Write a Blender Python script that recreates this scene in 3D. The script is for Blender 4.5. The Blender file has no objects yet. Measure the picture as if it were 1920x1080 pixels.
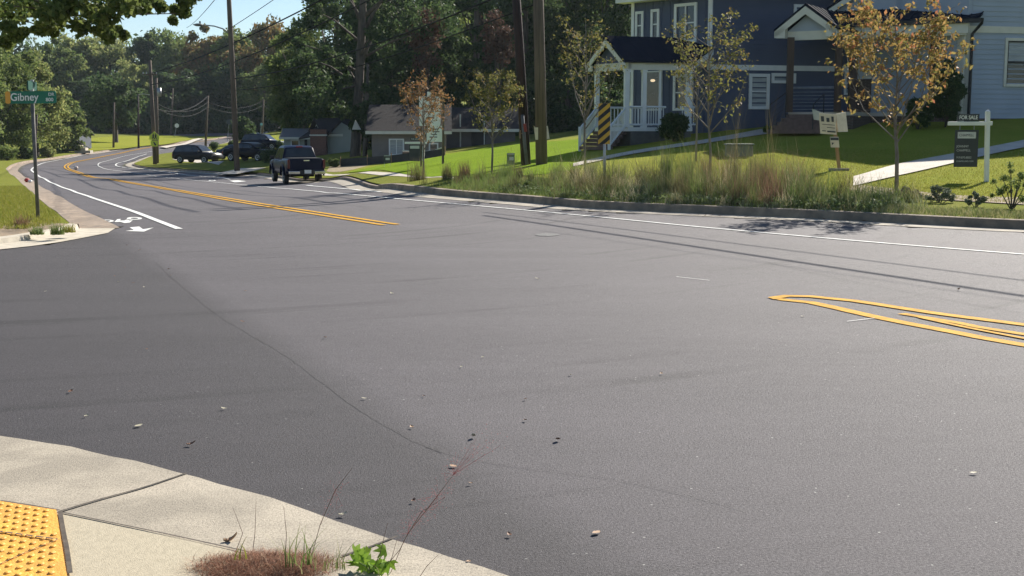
import bpy, bmesh, math, random
import numpy as np
from mathutils import Vector, Matrix
random.seed(7); RNG = np.random.default_rng(11)
C = bpy.context.scene.collection
SC = bpy.context.scene
# ------------------------------------------------------------------ camera, light, exposure
CAMH = 1.6; FPX = 2350.0; HOR = 245.0; CY = 540.0
TH = math.atan((CY - HOR) / FPX)
cam_d = bpy.data.cameras.new('camera'); cam = bpy.data.objects.new('camera', cam_d); C.objects.link(cam)
cam.location = (0, 0, CAMH); cam.rotation_euler = (math.pi/2 - TH, 0, 0)
cam_d.sensor_width = 36; cam_d.lens = 36*FPX/1920; cam_d.clip_end = 3000; cam_d.clip_start = 0.1
SC.camera = cam
SUN_AZ = Vector((0.5, 0.866)); SUN_EL = math.radians(32)
w = bpy.data.worlds.new('World'); SC.world = w; w.use_nodes = True
nt = w.node_tree; bg = nt.nodes['Background']
sky = nt.nodes.new('ShaderNodeTexSky'); sky.sky_type = 'NISHITA'; sky.sun_disc = False
sky.sun_elevation = SUN_EL; sky.sun_rotation = math.atan2(SUN_AZ.x, SUN_AZ.y)
sky.air_density = 1.0; sky.dust_density = 0.1; sky.ozone_density = 3.5; sky.altitude = 0
nt.links.new(sky.outputs[0], bg.inputs[0]); bg.inputs[1].default_value = 0.05
sl = bpy.data.lights.new('sun', 'SUN'); sl.energy = 4.2; sl.angle = math.radians(0.5); sl.color = (1.0, 0.94, 0.84)
sun = bpy.data.objects.new('sun', sl); C.objects.link(sun)
sd = Vector((SUN_AZ.x*math.cos(SUN_EL), SUN_AZ.y*math.cos(SUN_EL), math.sin(SUN_EL)))
sun.rotation_euler = sd.to_track_quat('Z', 'Y').to_euler()
SC.view_settings.view_transform = 'Standard'; SC.view_settings.look = 'None'
SC.view_settings.exposure = 1.25; SC.view_settings.gamma = 1.0
SC.render.engine = 'CYCLES'; SC.cycles.max_bounces = 6; SC.cycles.transparent_max_bounces = 8

# ------------------------------------------------------------------ pixel <-> world helpers
def ray(px, py):
    dx = (px-960)/FPX; dy = (CY-py)/FPX
    return Vector((dx, math.cos(TH)+dy*math.sin(TH), dy*math.cos(TH)-math.sin(TH)))
def P(px, py, Y):
    d = ray(px, py); t = Y/d.y
    return Vector((d.x*t, Y, CAMH+d.z*t))

# ------------------------------------------------------------------ terrain: thin-plate surface through measured points
ctrl = []
for x, y in [(-14,0),(-14,10),(-14,18),(-6,6),(-6,14),(-6,20),(0,0),(0,6),(0,12),(0,20),(6,0),(6,8),(6,16),(14,2),(14,10),(-3,26),(12,17),(20,12),(28,4),(-20,14)]:
    ctrl.append((x, y, 0.0))
for px, py, Y in [(1920,430,20.3),(1133,393,25.4),(940,375,29.5),(745,358,40),(615,345,56),(450,328,75),(350,322,88),(275,317,99),(250,311,110),
                  (257,305,119.5),(300,292,140),(387,280,161),(430,268,185),(470,258,200),(520,246,240),(560,236,265),
                  (150,430,20.3),(112,405,23.5),(67,366,36),(40,343,56),(22,325,79),(18,320,88),(30,311,107),(60,303,123.5),(120,295,138.7),
                  (180,288,150),(300,274,178),(400,262,207),(470,249,235),(500,242,265),(475,382,32),(325,356,46),(200,335,66),(122,313,104),(125,355,44),(250,397,26),(760,375,31.5),(600,360.5,43),(540,355.5,48.5),(475,350,56),(300,332.5,79),(72,331,75)]:
    p = P(px, py, Y); ctrl.append(tuple(p))
for px, py, Y in [(1680,362,26),(1848,348,30),(1133,350,29),(1920,270,38),(1920,240,42),(1850,223,44),(1450,245,45),(1600,290,36),(1600,260,41),
                  (1330,247,47),(1105,277,49),(1250,262,46),(1200,300,38),(1000,300,40),(1000,268,56),(850,290,58),(860,325,37),(700,318,52),
                  (770,300,60),(860,287,72),(700,295,75),(600,290,95),(640,285,92),(640,330,62),(371,307,121),(405,285,140),(460,300,105),
                  (560,262,160),(490,283,135),(0,400,24.5),(0,360,42),(0,300,125),(0,285,140),(125,280,150),(200,268,172),(200,255,205),(330,252,235),(430,246,262)]:
    p = P(px, py, Y); ctrl.append((p.x, p.y, p.z-0.15))
for c in [(-60,330,6),(0,330,9),(60,300,10),(100,150,7),(45,85,3.6),(60,40,2.2),(40,0,0),(-110,260,4),(-110,120,1),(-60,45,-.3),(-45,10,0),(0,-20,0),
          (-25,-20,0),(20,-15,0),(0,150,2),(18,80,2.6),(-10,110,.6),(-120,330,8),(300,300,16),(-300,300,10),(0,600,20),(300,600,25),(-300,600,20),
          (300,0,4),(-300,0,2),(0,-100,0),(30,55,2.6)]:
    ctrl.append(c)
ctrl = np.array(ctrl, float); S = 50.0
def _phi(d2): return 0.5*d2*np.log(np.maximum(d2, 1e-12))
_A = ctrl[:, :2]/S; _n = len(_A)
_K = _phi(((_A[:, None]-_A[None])**2).sum(-1)) + 8e-3*np.eye(_n)
_Pm = np.hstack([np.ones((_n, 1)), _A])
_M = np.zeros((_n+3, _n+3)); _M[:_n, :_n] = _K; _M[:_n, _n:] = _Pm; _M[_n:, :_n] = _Pm.T
_W = np.linalg.solve(_M, np.concatenate([ctrl[:, 2], np.zeros(3)]))
def Tn(xy):
    xy = np.asarray(xy, float)/S; out = np.zeros(len(xy))
    for i in range(0, len(xy), 4000):
        q = xy[i:i+4000]; d2 = ((q[:, None]-_A[None])**2).sum(-1)
        out[i:i+4000] = _phi(d2)@_W[:_n] + _W[_n] + q@_W[_n+1:]
    return out
def T(x, y): return float(Tn([(x, y)])[0])
_ys = np.concatenate([np.arange(2, 60, .25), np.arange(60, 330, 1.0)])
def G(px, py, lift=0.0, ymin=0):
    """where the sight line through a pixel meets the terrain (+lift)"""
    d = ray(px, py); ys = _ys[_ys >= ymin]; t = ys/d.y
    z = CAMH+d.z*t; h = Tn(np.stack([d.x*t, ys], 1))+lift; s = z-h
    k = np.argmax(s < 0) if (s < 0).any() else len(s)-1
    if k > 0 and s[k] < 0:
        a = s[k-1]/(s[k-1]-s[k]); Y = ys[k-1]+a*(ys[k]-ys[k-1])
    else: Y = ys[k]
    p = P(px, py, Y); return Vector((p.x, p.y, p.z))
LIFT = 0.15
def ground(px, Y):
    x = (px-960)/FPX*Y; return Vector((x, Y, T(x, Y)+LIFT))

# ------------------------------------------------------------------ materials
MATS = {}
def mat(name, col, rough=0.8, col2=None, scale=5.0, bump=0.0, bscale=40.0, metal=0.0, spec=0.5, detail=6, coords='Object', fac=(0.35, 0.65), stretch=None):
    if name in MATS: return MATS[name]
    m = bpy.data.materials.new(name); m.use_nodes = True; t = m.node_tree; b = t.nodes['Principled BSDF']
    b.inputs['Roughness'].default_value = rough; b.inputs['Metallic'].default_value = metal
    b.inputs['Specular IOR Level'].default_value = spec; b.inputs['Base Color'].default_value = (*col, 1)
    tc = t.nodes.new('ShaderNodeTexCoord'); src = tc.outputs[coords]
    if stretch:
        mp = t.nodes.new('ShaderNodeMapping'); mp.inputs['Scale'].default_value = stretch
        t.links.new(src, mp.inputs[0]); src = mp.outputs[0]
    if col2 is not None:
        n = t.nodes.new('ShaderNodeTexNoise'); n.inputs['Scale'].default_value = scale; n.inputs['Detail'].default_value = detail
        r = t.nodes.new('ShaderNodeMapRange'); r.inputs['From Min'].default_value = fac[0]; r.inputs['From Max'].default_value = fac[1]
        mx = t.nodes.new('ShaderNodeMix'); mx.data_type = 'RGBA'
        mx.inputs[6].default_value = (*col, 1); mx.inputs[7].default_value = (*col2, 1)
        t.links.new(src, n.inputs['Vector']); t.links.new(n.outputs[0], r.inputs[0]); t.links.new(r.outputs[0], mx.inputs[0])
        t.links.new(mx.outputs[2], b.inputs['Base Color']); m['mix'] = mx.name
    if bump:
        n2 = t.nodes.new('ShaderNodeTexNoise'); n2.inputs['Scale'].default_value = bscale; n2.inputs['Detail'].default_value = 4
        bp = t.nodes.new('ShaderNodeBump'); bp.inputs['Strength'].default_value = min(1, bump); bp.inputs['Distance'].default_value = 0.02
        t.links.new(src, n2.inputs['Vector']); t.links.new(n2.outputs[0], bp.inputs['Height']); t.links.new(bp.outputs[0], b.inputs['Normal'])
    MATS[name] = m; return m
def leafmat(name, cols, trans=0.35, rough=0.55):
    """leaf colour varies from leaf to leaf (random per island), light passes through"""
    if name in MATS: return MATS[name]
    m = bpy.data.materials.new(name); m.use_nodes = True; t = m.node_tree; b = t.nodes['Principled BSDF']; out = t.nodes['Material Output']
    b.inputs['Roughness'].default_value = max(rough, .65); b.inputs['Specular IOR Level'].default_value = 0.12
    g = t.nodes.new('ShaderNodeNewGeometry'); cr = t.nodes.new('ShaderNodeValToRGB')
    cr.color_ramp.elements[0].color = (*cols[0], 1); cr.color_ramp.elements[-1].color = (*cols[-1], 1)
    for i, c in enumerate(cols[1:-1]):
        e = cr.color_ramp.elements.new((i+1)/(len(cols)-1)); e.color = (*c, 1)
    t.links.new(g.outputs['Random Per Island'], cr.inputs[0])
    tr = t.nodes.new('ShaderNodeBsdfTranslucent'); mx = t.nodes.new('ShaderNodeMixShader'); mx.inputs[0].default_value = trans
    t.links.new(cr.outputs[0], b.inputs['Base Color']); t.links.new(cr.outputs[0], tr.inputs[0])
    t.links.new(b.outputs[0], mx.inputs[1]); t.links.new(tr.outputs[0], mx.inputs[2]); t.links.new(mx.outputs[0], out.inputs[0])
    MATS[name] = m; return m

def asphalt():
    m = bpy.data.materials.new('asphalt'); m.use_nodes = True; t = m.node_tree; b = t.nodes['Principled BSDF']; L = t.links
    g = t.nodes.new('ShaderNodeNewGeometry'); pos = g.outputs['Position']
    def noise(s, d=5, vec=pos, rough=.6):
        n = t.nodes.new('ShaderNodeTexNoise'); n.inputs['Scale'].default_value = s; n.inputs['Detail'].default_value = d; n.inputs['Roughness'].default_value = rough
        L.new(vec, n.inputs['Vector']); return n.outputs[0]
    def mul(a, k, add=0):
        n = t.nodes.new('ShaderNodeMath'); n.operation = 'MULTIPLY_ADD'; L.new(a, n.inputs[0]); n.inputs[1].default_value = k; n.inputs[2].default_value = add; return n.outputs[0]
    def op(o, a, c):
        n = t.nodes.new('ShaderNodeMath'); n.operation = o; L.new(a, n.inputs[0])
        if isinstance(c, (int, float)): n.inputs[1].default_value = c
        else: L.new(c, n.inputs[1])
        return n.outputs[0]
    # stretched tyre-polish streaks following the turning traffic
    sp = t.nodes.new('ShaderNodeMapping'); sp.inputs['Scale'].default_value = (0.12, 1.1, 1); sp.inputs['Rotation'].default_value = (0, 0, math.radians(32)); L.new(pos, sp.inputs[0])
    wv = t.nodes.new('ShaderNodeVectorMath'); wv.operation = 'DISTANCE'; L.new(pos, wv.inputs[0]); wv.inputs[1].default_value = (-9, 26, 0)
    rings = t.nodes.new('ShaderNodeTexNoise'); rings.noise_dimensions = '1D'; rings.inputs['Scale'].default_value = 2.6; rings.inputs['Detail'].default_value = 5; L.new(wv.outputs['Value'], rings.inputs['W'])
    big = noise(.22, 3); st = noise(1.0, 4, sp.outputs[0]); fine = noise(190, 3); mid = noise(9, 4)
    v = mul(big, .5, -.25); v = op('ADD', v, mul(st, .35, -.17)); v = op('ADD', v, mul(fine, 1.9, -.95)); v = op('ADD', v, mul(mid, .35, -.17)); 
    scf = t.nodes.new('ShaderNodeMapRange'); scf.inputs['From Min'].default_value = .56; scf.inputs['From Max'].default_value = .68; L.new(rings.outputs[0], scf.inputs[0])
    msk = t.nodes.new('ShaderNodeMapRange'); msk.inputs['From Min'].default_value = .45; msk.inputs['From Max'].default_value = .6; L.new(noise(.35, 3), msk.inputs[0])
    v = op('SUBTRACT', v, mul(op('MULTIPLY', scf.outputs[0], msk.outputs[0]), .26)); v = op('ADD', v, mul(noise(75, 3), 1.5, -.75))
    mr = t.nodes.new('ShaderNodeMapRange'); mr.inputs['From Min'].default_value = -.8; mr.inputs['From Max'].default_value = .8; L.new(v, mr.inputs[0])
    mx = t.nodes.new('ShaderNodeMix'); mx.data_type = 'RGBA'; mx.inputs[6].default_value = (.010, .009, .0095, 1); mx.inputs[7].default_value = (.163, .146, .157, 1); L.new(mr.outputs[0], mx.inputs[0])
    vo = t.nodes.new('ShaderNodeTexVoronoi'); vo.inputs['Scale'].default_value = 16; L.new(pos, vo.inputs['Vector'])
    lt = op('LESS_THAN', vo.outputs['Distance'], .085)
    sel = op('MULTIPLY', lt, op('GREATER_THAN', vo.outputs['Color'], .78))
    mx2 = t.nodes.new('ShaderNodeMix'); mx2.data_type = 'RGBA'; L.new(sel, mx2.inputs[0]); L.new(mx.outputs[2], mx2.inputs[6]); mx2.inputs[7].default_value = (.34, .33, .31, 1)
    # base colour steps softly darker on the near left side of the seam
    dt = t.nodes.new('ShaderNodeVectorMath'); dt.operation = 'DOT_PRODUCT'; L.new(pos, dt.inputs[0]); dt.inputs[1].default_value = (-.915, -.4035, 0)
    sm = t.nodes.new('ShaderNodeMapRange'); sm.inputs['From Min'].default_value = -2.35; sm.inputs['From Max'].default_value = -2.0; sm.inputs['To Min'].default_value = 1; sm.inputs['To Max'].default_value = .60; L.new(dt.outputs['Value'], sm.inputs[0])
    hs = t.nodes.new('ShaderNodeHueSaturation'); L.new(sm.outputs[0], hs.inputs['Value']); L.new(mx2.outputs[2], hs.inputs['Color'])
    L.new(hs.outputs[0], b.inputs['Base Color'])
    L.new(mul(noise(75, 2), -.35, .97), b.inputs['Roughness']); b.inputs['Specular IOR Level'].default_value = .30
    bp = t.nodes.new('ShaderNodeBump'); bp.inputs['Strength'].default_value = 1; bp.inputs['Distance'].default_value = .006
    L.new(op('ADD', noise(230, 2), mul(noise(85, 2), .7)), bp.inputs['Height']); L.new(bp.outputs[0], b.inputs['Normal'])
    return m
ASPH = asphalt()
def grassmat(name, a, b_, c_, s=1.3):
    m = mat(name, a, 1.0, b_, s, .9, 60, coords='Object', spec=.02, fac=(.3, .7)); t = m.node_tree; b = t.nodes['Principled BSDF']
    n = t.nodes.new('ShaderNodeTexNoise'); n.inputs['Scale'].default_value = 22; n.inputs['Detail'].default_value = 5
    tc = t.nodes.new('ShaderNodeTexCoord'); t.links.new(tc.outputs['Object'], n.inputs['Vector'])
    mr = t.nodes.new('ShaderNodeMapRange'); mr.inputs['From Min'].default_value = .42; mr.inputs['From Max'].default_value = .68; t.links.new(n.outputs[0], mr.inputs[0])
    mx = t.nodes.new('ShaderNodeMix'); mx.data_type = 'RGBA'; t.links.new(mr.outputs[0], mx.inputs[0]); t.links.new(t.nodes[m['mix']].outputs[2], mx.inputs[6]); mx.inputs[7].default_value = (*c_, 1)
    t.links.new(mx.outputs[2], b.inputs['Base Color']); return m
GRASS = grassmat('ground_grass', (.18, .20, .03), (.24, .23, .055), (.12, .15, .025))
LAWN = grassmat('lawn_turf', (.23, .255, .03), (.30, .29, .045), (.17, .20, .025), .7)
BRIGHT = grassmat('fresh_sod', (.17, .26, .012), (.22, .30, .016), (.12, .2, .01), .8)
DIRT = mat('dirt', (.20, .15, .10), .95, (.30, .22, .14), 3, .9, 30)
STRAW = mat('straw', (.36, .25, .15), .95, (.20, .17, .08), 6, .9, 40)
CONC = mat('concrete', (.42, .37, .29), .9, (.33, .29, .235), 3.0, .5, 120, fac=(.3, .7))
CONCN = mat('concrete_near', (.45, .39, .30), .9, (.22, .19, .15), 110.0, .3, 260, fac=(.42, .78), detail=14, stretch=(1, .6, 1))
KERB = mat('kerb_concrete', (.36, .28, .20), .95, (.22, .18, .14), 4, .7, 60)
OLDKERB = mat('stained_kerb', (.38, .29, .21), .95, (.24, .19, .15), 7, .8, 60)
PATHM = mat('path_concrete', (.55, .49, .41), .9, (.45, .40, .33), 2, .4, 90)
WHITEP = mat('white_paint', (.78, .78, .74), .7, (.5, .5, .48), 25, .3, 120, spec=.08, fac=(.62, .8))
YELLP = mat('yellow_paint', (.64, .34, .035), .8, (.30, .19, .06), 60, .3, 120, spec=.08, fac=(.6, .85))
TACT = mat('tactile_yellow', (.86, .43, .05), .65, (.70, .34, .05), 12, .3, 90)
BARK = mat('bark', (.12, .095, .075), .95, (.06, .05, .04), 6, 1, 25, stretch=(1, 1, .2))
BARKL = mat('sapling_bark', (.22, .19, .17), .9, (.13, .11, .09), 9, .5, 60, stretch=(1, 1, .3))
POLEM = mat('pole_wood', (.16, .12, .09), .9, (.085, .065, .05), 7, .6, 40, stretch=(2, 2, .12))
POLED = mat('dark_pole_wood', (.045, .02, .018), .8, (.02, .012, .012), 7, .6, 40, stretch=(2, 2, .12))
METAL = mat('galvanised_metal', (.42, .43, .44), .45, (.30, .31, .32), 8, 0, metal=.7)
WHITE = mat('white_trim', (.74, .75, .74), .55, (.66, .67, .66), 3)
BLACK = mat('black', (.012, .012, .013), .6, (.02, .02, .02), 4)
GLASS = mat('window_glass', (.02, .025, .03), .06, (.035, .04, .045), 2, spec=.8)
GLASSB = mat('window_blind', (.34, .38, .40), .25, (.22, .25, .28), 1.5, stretch=(1, 1, 9), spec=.7)
WIREM = mat('wire_black', (.02, .02, .022), .9, (.03, .03, .03), 3, spec=.1)
RUBBER = mat('tyre_rubber', (.012, .012, .012), .8, (.02, .02, .02), 9)
CHROME = mat('chrome', (.6, .6, .62), .2, (.5, .5, .5), 4, metal=1.0)
BRICK = None
def brickmat(name, c1, c2, mortar, sc=1.0):
    m = bpy.data.materials.new(name); m.use_nodes = True; t = m.node_tree; b = t.nodes['Principled BSDF']; b.inputs['Roughness'].default_value = .9
    tc = t.nodes.new('ShaderNodeTexCoord'); sx = t.nodes.new('ShaderNodeSeparateXYZ'); cb = t.nodes.new('ShaderNodeCombineXYZ')
    t.links.new(tc.outputs['Object'], sx.inputs[0]); a = t.nodes.new('ShaderNodeMath'); a.operation = 'ADD'
    t.links.new(sx.outputs[0], a.inputs[0]); t.links.new(sx.outputs[1], a.inputs[1]); t.links.new(a.outputs[0], cb.inputs[0]); t.links.new(sx.outputs[2], cb.inputs[1])
    br = t.nodes.new('ShaderNodeTexBrick'); br.inputs['Scale'].default_value = 4.6*sc; br.inputs['Mortar Size'].default_value = .02
    br.inputs['Color1'].default_value = (*c1, 1); br.inputs['Color2'].default_value = (*c2, 1); br.inputs['Mortar'].default_value = (*mortar, 1)
    t.links.new(cb.outputs[0], br.inputs['Vector']); t.links.new(br.outputs[0], b.inputs['Base Color']); return m
BRICK = brickmat('red_brick', (.20, .075, .05), (.13, .05, .038), (.25, .20, .17))
BRICKD = brickmat('dark_brick', (.10, .065, .05), (.065, .045, .035), (.15, .13, .11))

def dirty(m, sc=1.6, lo=.72):
    t = m.node_tree; b = t.nodes['Principled BSDF']; src = b.inputs['Base Color'].links[0].from_socket
    g = t.nodes.new('ShaderNodeNewGeometry'); n = t.nodes.new('ShaderNodeTexNoise'); n.inputs['Scale'].default_value = sc; n.inputs['Detail'].default_value = 9; n.inputs['Roughness'].default_value = .65; t.links.new(g.outputs['Position'], n.inputs['Vector'])
    mr = t.nodes.new('ShaderNodeMapRange'); mr.inputs['From Min'].default_value = .40; mr.inputs['From Max'].default_value = .60; mr.inputs['To Min'].default_value = lo; mr.inputs['To Max'].default_value = 1.05; t.links.new(n.outputs[0], mr.inputs[0])
    hs = t.nodes.new('ShaderNodeHueSaturation'); t.links.new(mr.outputs[0], hs.inputs['Value']); t.links.new(src, hs.inputs['Color']); t.links.new(hs.outputs[0], b.inputs['Base Color'])
for m_ in (CONCN, KERB, OLDKERB, CONC): dirty(m_)
dirty(WHITEP, 9, .75); dirty(YELLP, 7, .72); dirty(TACT, 3, .82)
# ------------------------------------------------------------------ mesh helpers
class MB:
    def __init__(s): s.v = []; s.f = []
    def add(s, vs, fs):
        n = len(s.v); s.v += [tuple(v) for v in vs]; s.f += [tuple(i+n for i in f) for f in fs]; return s
    def box(s, c, size, rz=0, axes=None):
        if axes is None: axes = (Vector((math.cos(rz), math.sin(rz), 0)), Vector((-math.sin(rz), math.cos(rz), 0)), Vector((0, 0, 1)))
        c = Vector(c); h = [a*(k/2) for a, k in zip(axes, size)]
        vs = [c+h[0]*i+h[1]*j+h[2]*k for i in (-1, 1) for j in (-1, 1) for k in (-1, 1)]
        return s.add(vs, [(0,1,3,2),(4,6,7,5),(0,4,5,1),(2,3,7,6),(0,2,6,4),(1,5,7,3)])
    def tube(s, pts, rad, n=7, cap=True):
        pts = [Vector(p) for p in pts]
        if not hasattr(rad, '__len__'): rad = [rad]*len(pts)
        rings = []; ref = Vector((.3, .9, .2))
        for i, p in enumerate(pts):
            d = (pts[min(i+1, len(pts)-1)]-pts[max(i-1, 0)])
            d = d.normalized() if d.length > 1e-9 else Vector((0, 0, 1))
            a = d.cross(ref); a = a.normalized() if a.length > .05 else d.cross(Vector((1, 0, 0))).normalized(); b = d.cross(a)
            rings.append([p+(a*math.cos(2*math.pi*k/n)+b*math.sin(2*math.pi*k/n))*rad[i] for k in range(n)])
        return s.loft(rings, cap)
    def loft(s, rings, cap=True, closed=True):
        n = len(rings[0]); base = len(s.v)
        for r in rings: s.v += [tuple(v) for v in r]
        for i in range(len(rings)-1):
            for k in range(n if closed else n-1):
                k2 = (k+1) % n; a = base+i*n; s.f.append((a+k, a+k2, a+n+k2, a+n+k))
        if cap: s.f.append(tuple(base+k for k in range(n))[::-1]); s.f.append(tuple(base+(len(rings)-1)*n+k for k in range(n)))
        return s
    def prism(s, poly, thick):      # poly: list of 3D pts (planar), thick: Vector
        n = len(poly); th = Vector(thick); vs = [Vector(p) for p in poly]+[Vector(p)+th for p in poly]
        return s.add(vs, [tuple(range(n))[::-1], tuple(range(n, 2*n))]+[(i, (i+1) % n, n+(i+1) % n, n+i) for i in range(n)])
    def sphere(s, c, r, nu=12, nv=8, sz=1.0, noise=0):
        c = Vector(c); rings = []
        for j in range(1, nv):
            ph = math.pi*j/nv
            rings.append([c+Vector((math.cos(2*math.pi*k/nu)*math.sin(ph), math.sin(2*math.pi*k/nu)*math.sin(ph), math.cos(ph)*sz))*r*(1+random.uniform(-noise, noise)) for k in range(nu)])
        return s.loft(rings)
ROOTLOC = {}
def tag(o, label=None, cat=None, group=None, kind=None):
    if label: o['label'] = label
    if cat: o['category'] = cat
    if group: o['group'] = group
    if kind: o['kind'] = kind
    return o
def thing(name, loc, label, cat, group=None):
    o = bpy.data.objects.new(name, None); C.objects.link(o); o.location = loc; o.empty_display_size = .2
    ROOTLOC[o.name] = Vector(loc); return tag(o, label, cat, group)
def rootof(p):
    while p.parent: p = p.parent
    return p
def link(name, me, m, parent=None, smooth=False, origin=None):
    if m: me.materials.append(m)
    o = bpy.data.objects.new(name, me); C.objects.link(o)
    if parent: o.parent = parent
    if origin is not None: o.location = origin
    if smooth: me.shade_smooth()
    return o
def obj(name, mb, m, parent=None, smooth=False, bevel=0):
    """mb in WORLD coordinates; parts are stored relative to their root"""
    me = bpy.data.meshes.new(name); v = mb.v
    if parent: r = rootof(parent).location; off = Vector(r); org = None
    else:
        a = np.array(v); off = Vector((a[:, 0].mean(), a[:, 1].mean(), a[:, 2].min())); org = off
    me.from_pydata([(q[0]-off.x, q[1]-off.y, q[2]-off.z) for q in v], [], mb.f); me.update()
    o = link(name, me, m, parent, smooth, org)
    if bevel:
        b = o.modifiers.new('bevel', 'BEVEL'); b.width = bevel; b.segments = 2; b.limit_method = 'ANGLE'
    return o
def npobj(name, V, F, m, parent=None, org=None):
    """numpy verts/quads in world coordinates"""
    off = np.array(rootof(parent).location) if parent else (np.array(org) if org is not None else np.array([V[:, 0].mean(), V[:, 1].mean(), V[:, 2].min()]))
    me = bpy.data.meshes.new(name); n, k = F.shape
    me.vertices.add(len(V)); me.vertices.foreach_set('co', (V-off).astype(np.float32).ravel())
    me.loops.add(n*k); me.loops.foreach_set('vertex_index', F.astype(np.int32).ravel())
    me.polygons.add(n); me.polygons.foreach_set('loop_start', np.arange(0, n*k, k, dtype=np.int32)); me.polygons.foreach_set('loop_total', np.full(n, k, np.int32))
    me.update(calc_edges=True); me.validate()
    return link(name, me, m, parent, origin=None if parent else Vector(off))
def struct(name, mb, m, smooth=False):
    return tag(obj(name, mb, m, None, smooth), kind='structure')
def copy_tree(o, loc=None, rz=None, label=None, scale=None, parent=None):
    c = o.copy(); C.objects.link(c); c.parent = parent
    if loc is not None: c.location = loc
    if rz is not None: c.rotation_euler = (0, 0, rz)
    if scale is not None: c.scale = scale if hasattr(scale, '__len__') else (scale,)*3
    if label: c['label'] = label
    for ch in list(o.children): copy_tree(ch, parent=c)
    return c
def text(s, p, right, up, size, m, parent, name='lettering', align='CENTER', ext=.003, sx=1.0, bold=0.0):
    cu = bpy.data.curves.new(name, 'FONT'); cu.body = s; cu.size = size; cu.align_x = align; cu.align_y = 'CENTER'; cu.extrude = ext; cu.offset = bold
    cu.materials.append(m); o = bpy.data.objects.new(name, cu); C.objects.link(o); o.parent = parent
    right = Vector(right).normalized(); up = Vector(up).normalized(); n = right.cross(up)
    M = Matrix((right*sx, up, n)).transposed().to_4x4(); M.translation = Vector(p)-Vector(rootof(parent).location)
    dg = bpy.context.evaluated_depsgraph_get(); me = bpy.data.meshes.new_from_object(o.evaluated_get(dg)); bpy.data.objects.remove(o)
    me.transform(M); me.materials.clear(); me.materials.append(m); o = bpy.data.objects.new(name, me); C.objects.link(o); o.parent = parent; return o

# leaf clouds -------------------------------------------------------
def leafquads(cen, size, flat=0.0, fold=.25, aspect=.55):
    """diamond leaves at centres cen (n,3), random facing"""
    n = len(cen); size = np.broadcast_to(size, (n,)) if np.ndim(size) else np.full(n, size)
    nr = RNG.normal(size=(n, 3)); nr[:, 2] = np.abs(nr[:, 2])+flat; nr /= np.linalg.norm(nr, axis=1)[:, None]
    u = np.cross(nr, RNG.normal(size=(n, 3))); u /= np.linalg.norm(u, axis=1)[:, None]; v = np.cross(nr, u)
    s = (size*RNG.uniform(.7, 1.3, n))[:, None]
    a = cen-u*s*.5; b = cen+v*s*aspect*.5+nr*s*fold*.3; c = cen+u*s*.5; d = cen-v*s*aspect*.5+nr*s*fold*.3
    V = np.stack([a, b, c, d], 1).reshape(-1, 3); F = np.arange(4*n).reshape(-1, 4)
    return V, F
def cloud(clusters, n_per, squash=.75):
    """clusters: (k,4) xyz r -> leaf centres scattered in every ball, thicker towards its surface"""
    cl = np.asarray(clusters, float); k = len(cl); d = RNG.normal(size=(k, n_per, 3)); d /= np.linalg.norm(d, axis=2)[..., None]
    r = RNG.uniform(0, 1, (k, n_per, 1))**.5
    r = r*RNG.uniform(.75, 1.2, (k, n_per, 1))
    d = d*r*cl[:, None, 3:4]; d[..., 2] *= squash
    return (cl[:, None, :3]+d).reshape(-1, 3)
def crown_clusters(c, rad, k, rc, low=-.9):
    c = np.array(c); out = []
    while len(out) < k:
        d = RNG.normal(size=3); d /= np.linalg.norm(d)
        if d[2] < low: continue
        r = RNG.uniform(.25, 1)**.45*RNG.uniform(.8, 1.08)
        out.append([*(c+d*np.array(rad)*r), rc*RNG.uniform(.6, 1.35)])
    return np.array(out)
def limbs(base, top, r0, clusters, k=14, n=7):
    mb = MB(); base = Vector(base); top = Vector(top)
    J = [random.uniform(-.25, .25) for _ in range(8)]
    tr = [base+(top-base)*t+Vector((J[i], J[i+4], 0))*t*1.2 for i, t in enumerate((0, .35, .7, 1))]
    mb.tube([base-Vector((0, 0, .3))]+tr, [r0*1.35, r0*1.1, r0*.8, r0*.5, r0*.12], n)
    idx = RNG.permutation(len(clusters))[:k]
    for i in idx:
        e = Vector(clusters[i][:3]); t = random.uniform(.3, .85)
        s = base+(top-base)*t; s += Vector((0, 0, 0)); 
        if e.z < s.z-.5: s = base+(top-base)*.35
        mid = s.lerp(e, .5)+Vector((0, 0, -.12*(e-s).length)); rr = r0*.42*(1-t*.5)
        mb.tube([s, mid, e], [rr, rr*.6, rr*.15], 5)
    return mb
def tree(name, base, height, spread, label, lm, cat='tree', group=None, k=60, npc=120, leaf=.3, rc=1.3, trunk=.28, low=.35, bark=None, trunk_top=.85, squash=.75):
    base = Vector(base); t = thing(name, base, label, cat, group)
    cz = base.z+height*(low+1)/2; cc = (base.x, base.y, cz); rad = (spread, spread, height*(1-low)/2)
    cl = crown_clusters(cc, rad, k, rc)
    obj('trunk', limbs(base, base+Vector((0, 0, height*trunk_top)), trunk, cl), bark or BARK, t, True)
    V, F = leafquads(cloud(cl, npc, squash), leaf); npobj('crown', V, F, lm, t); return t

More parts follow.
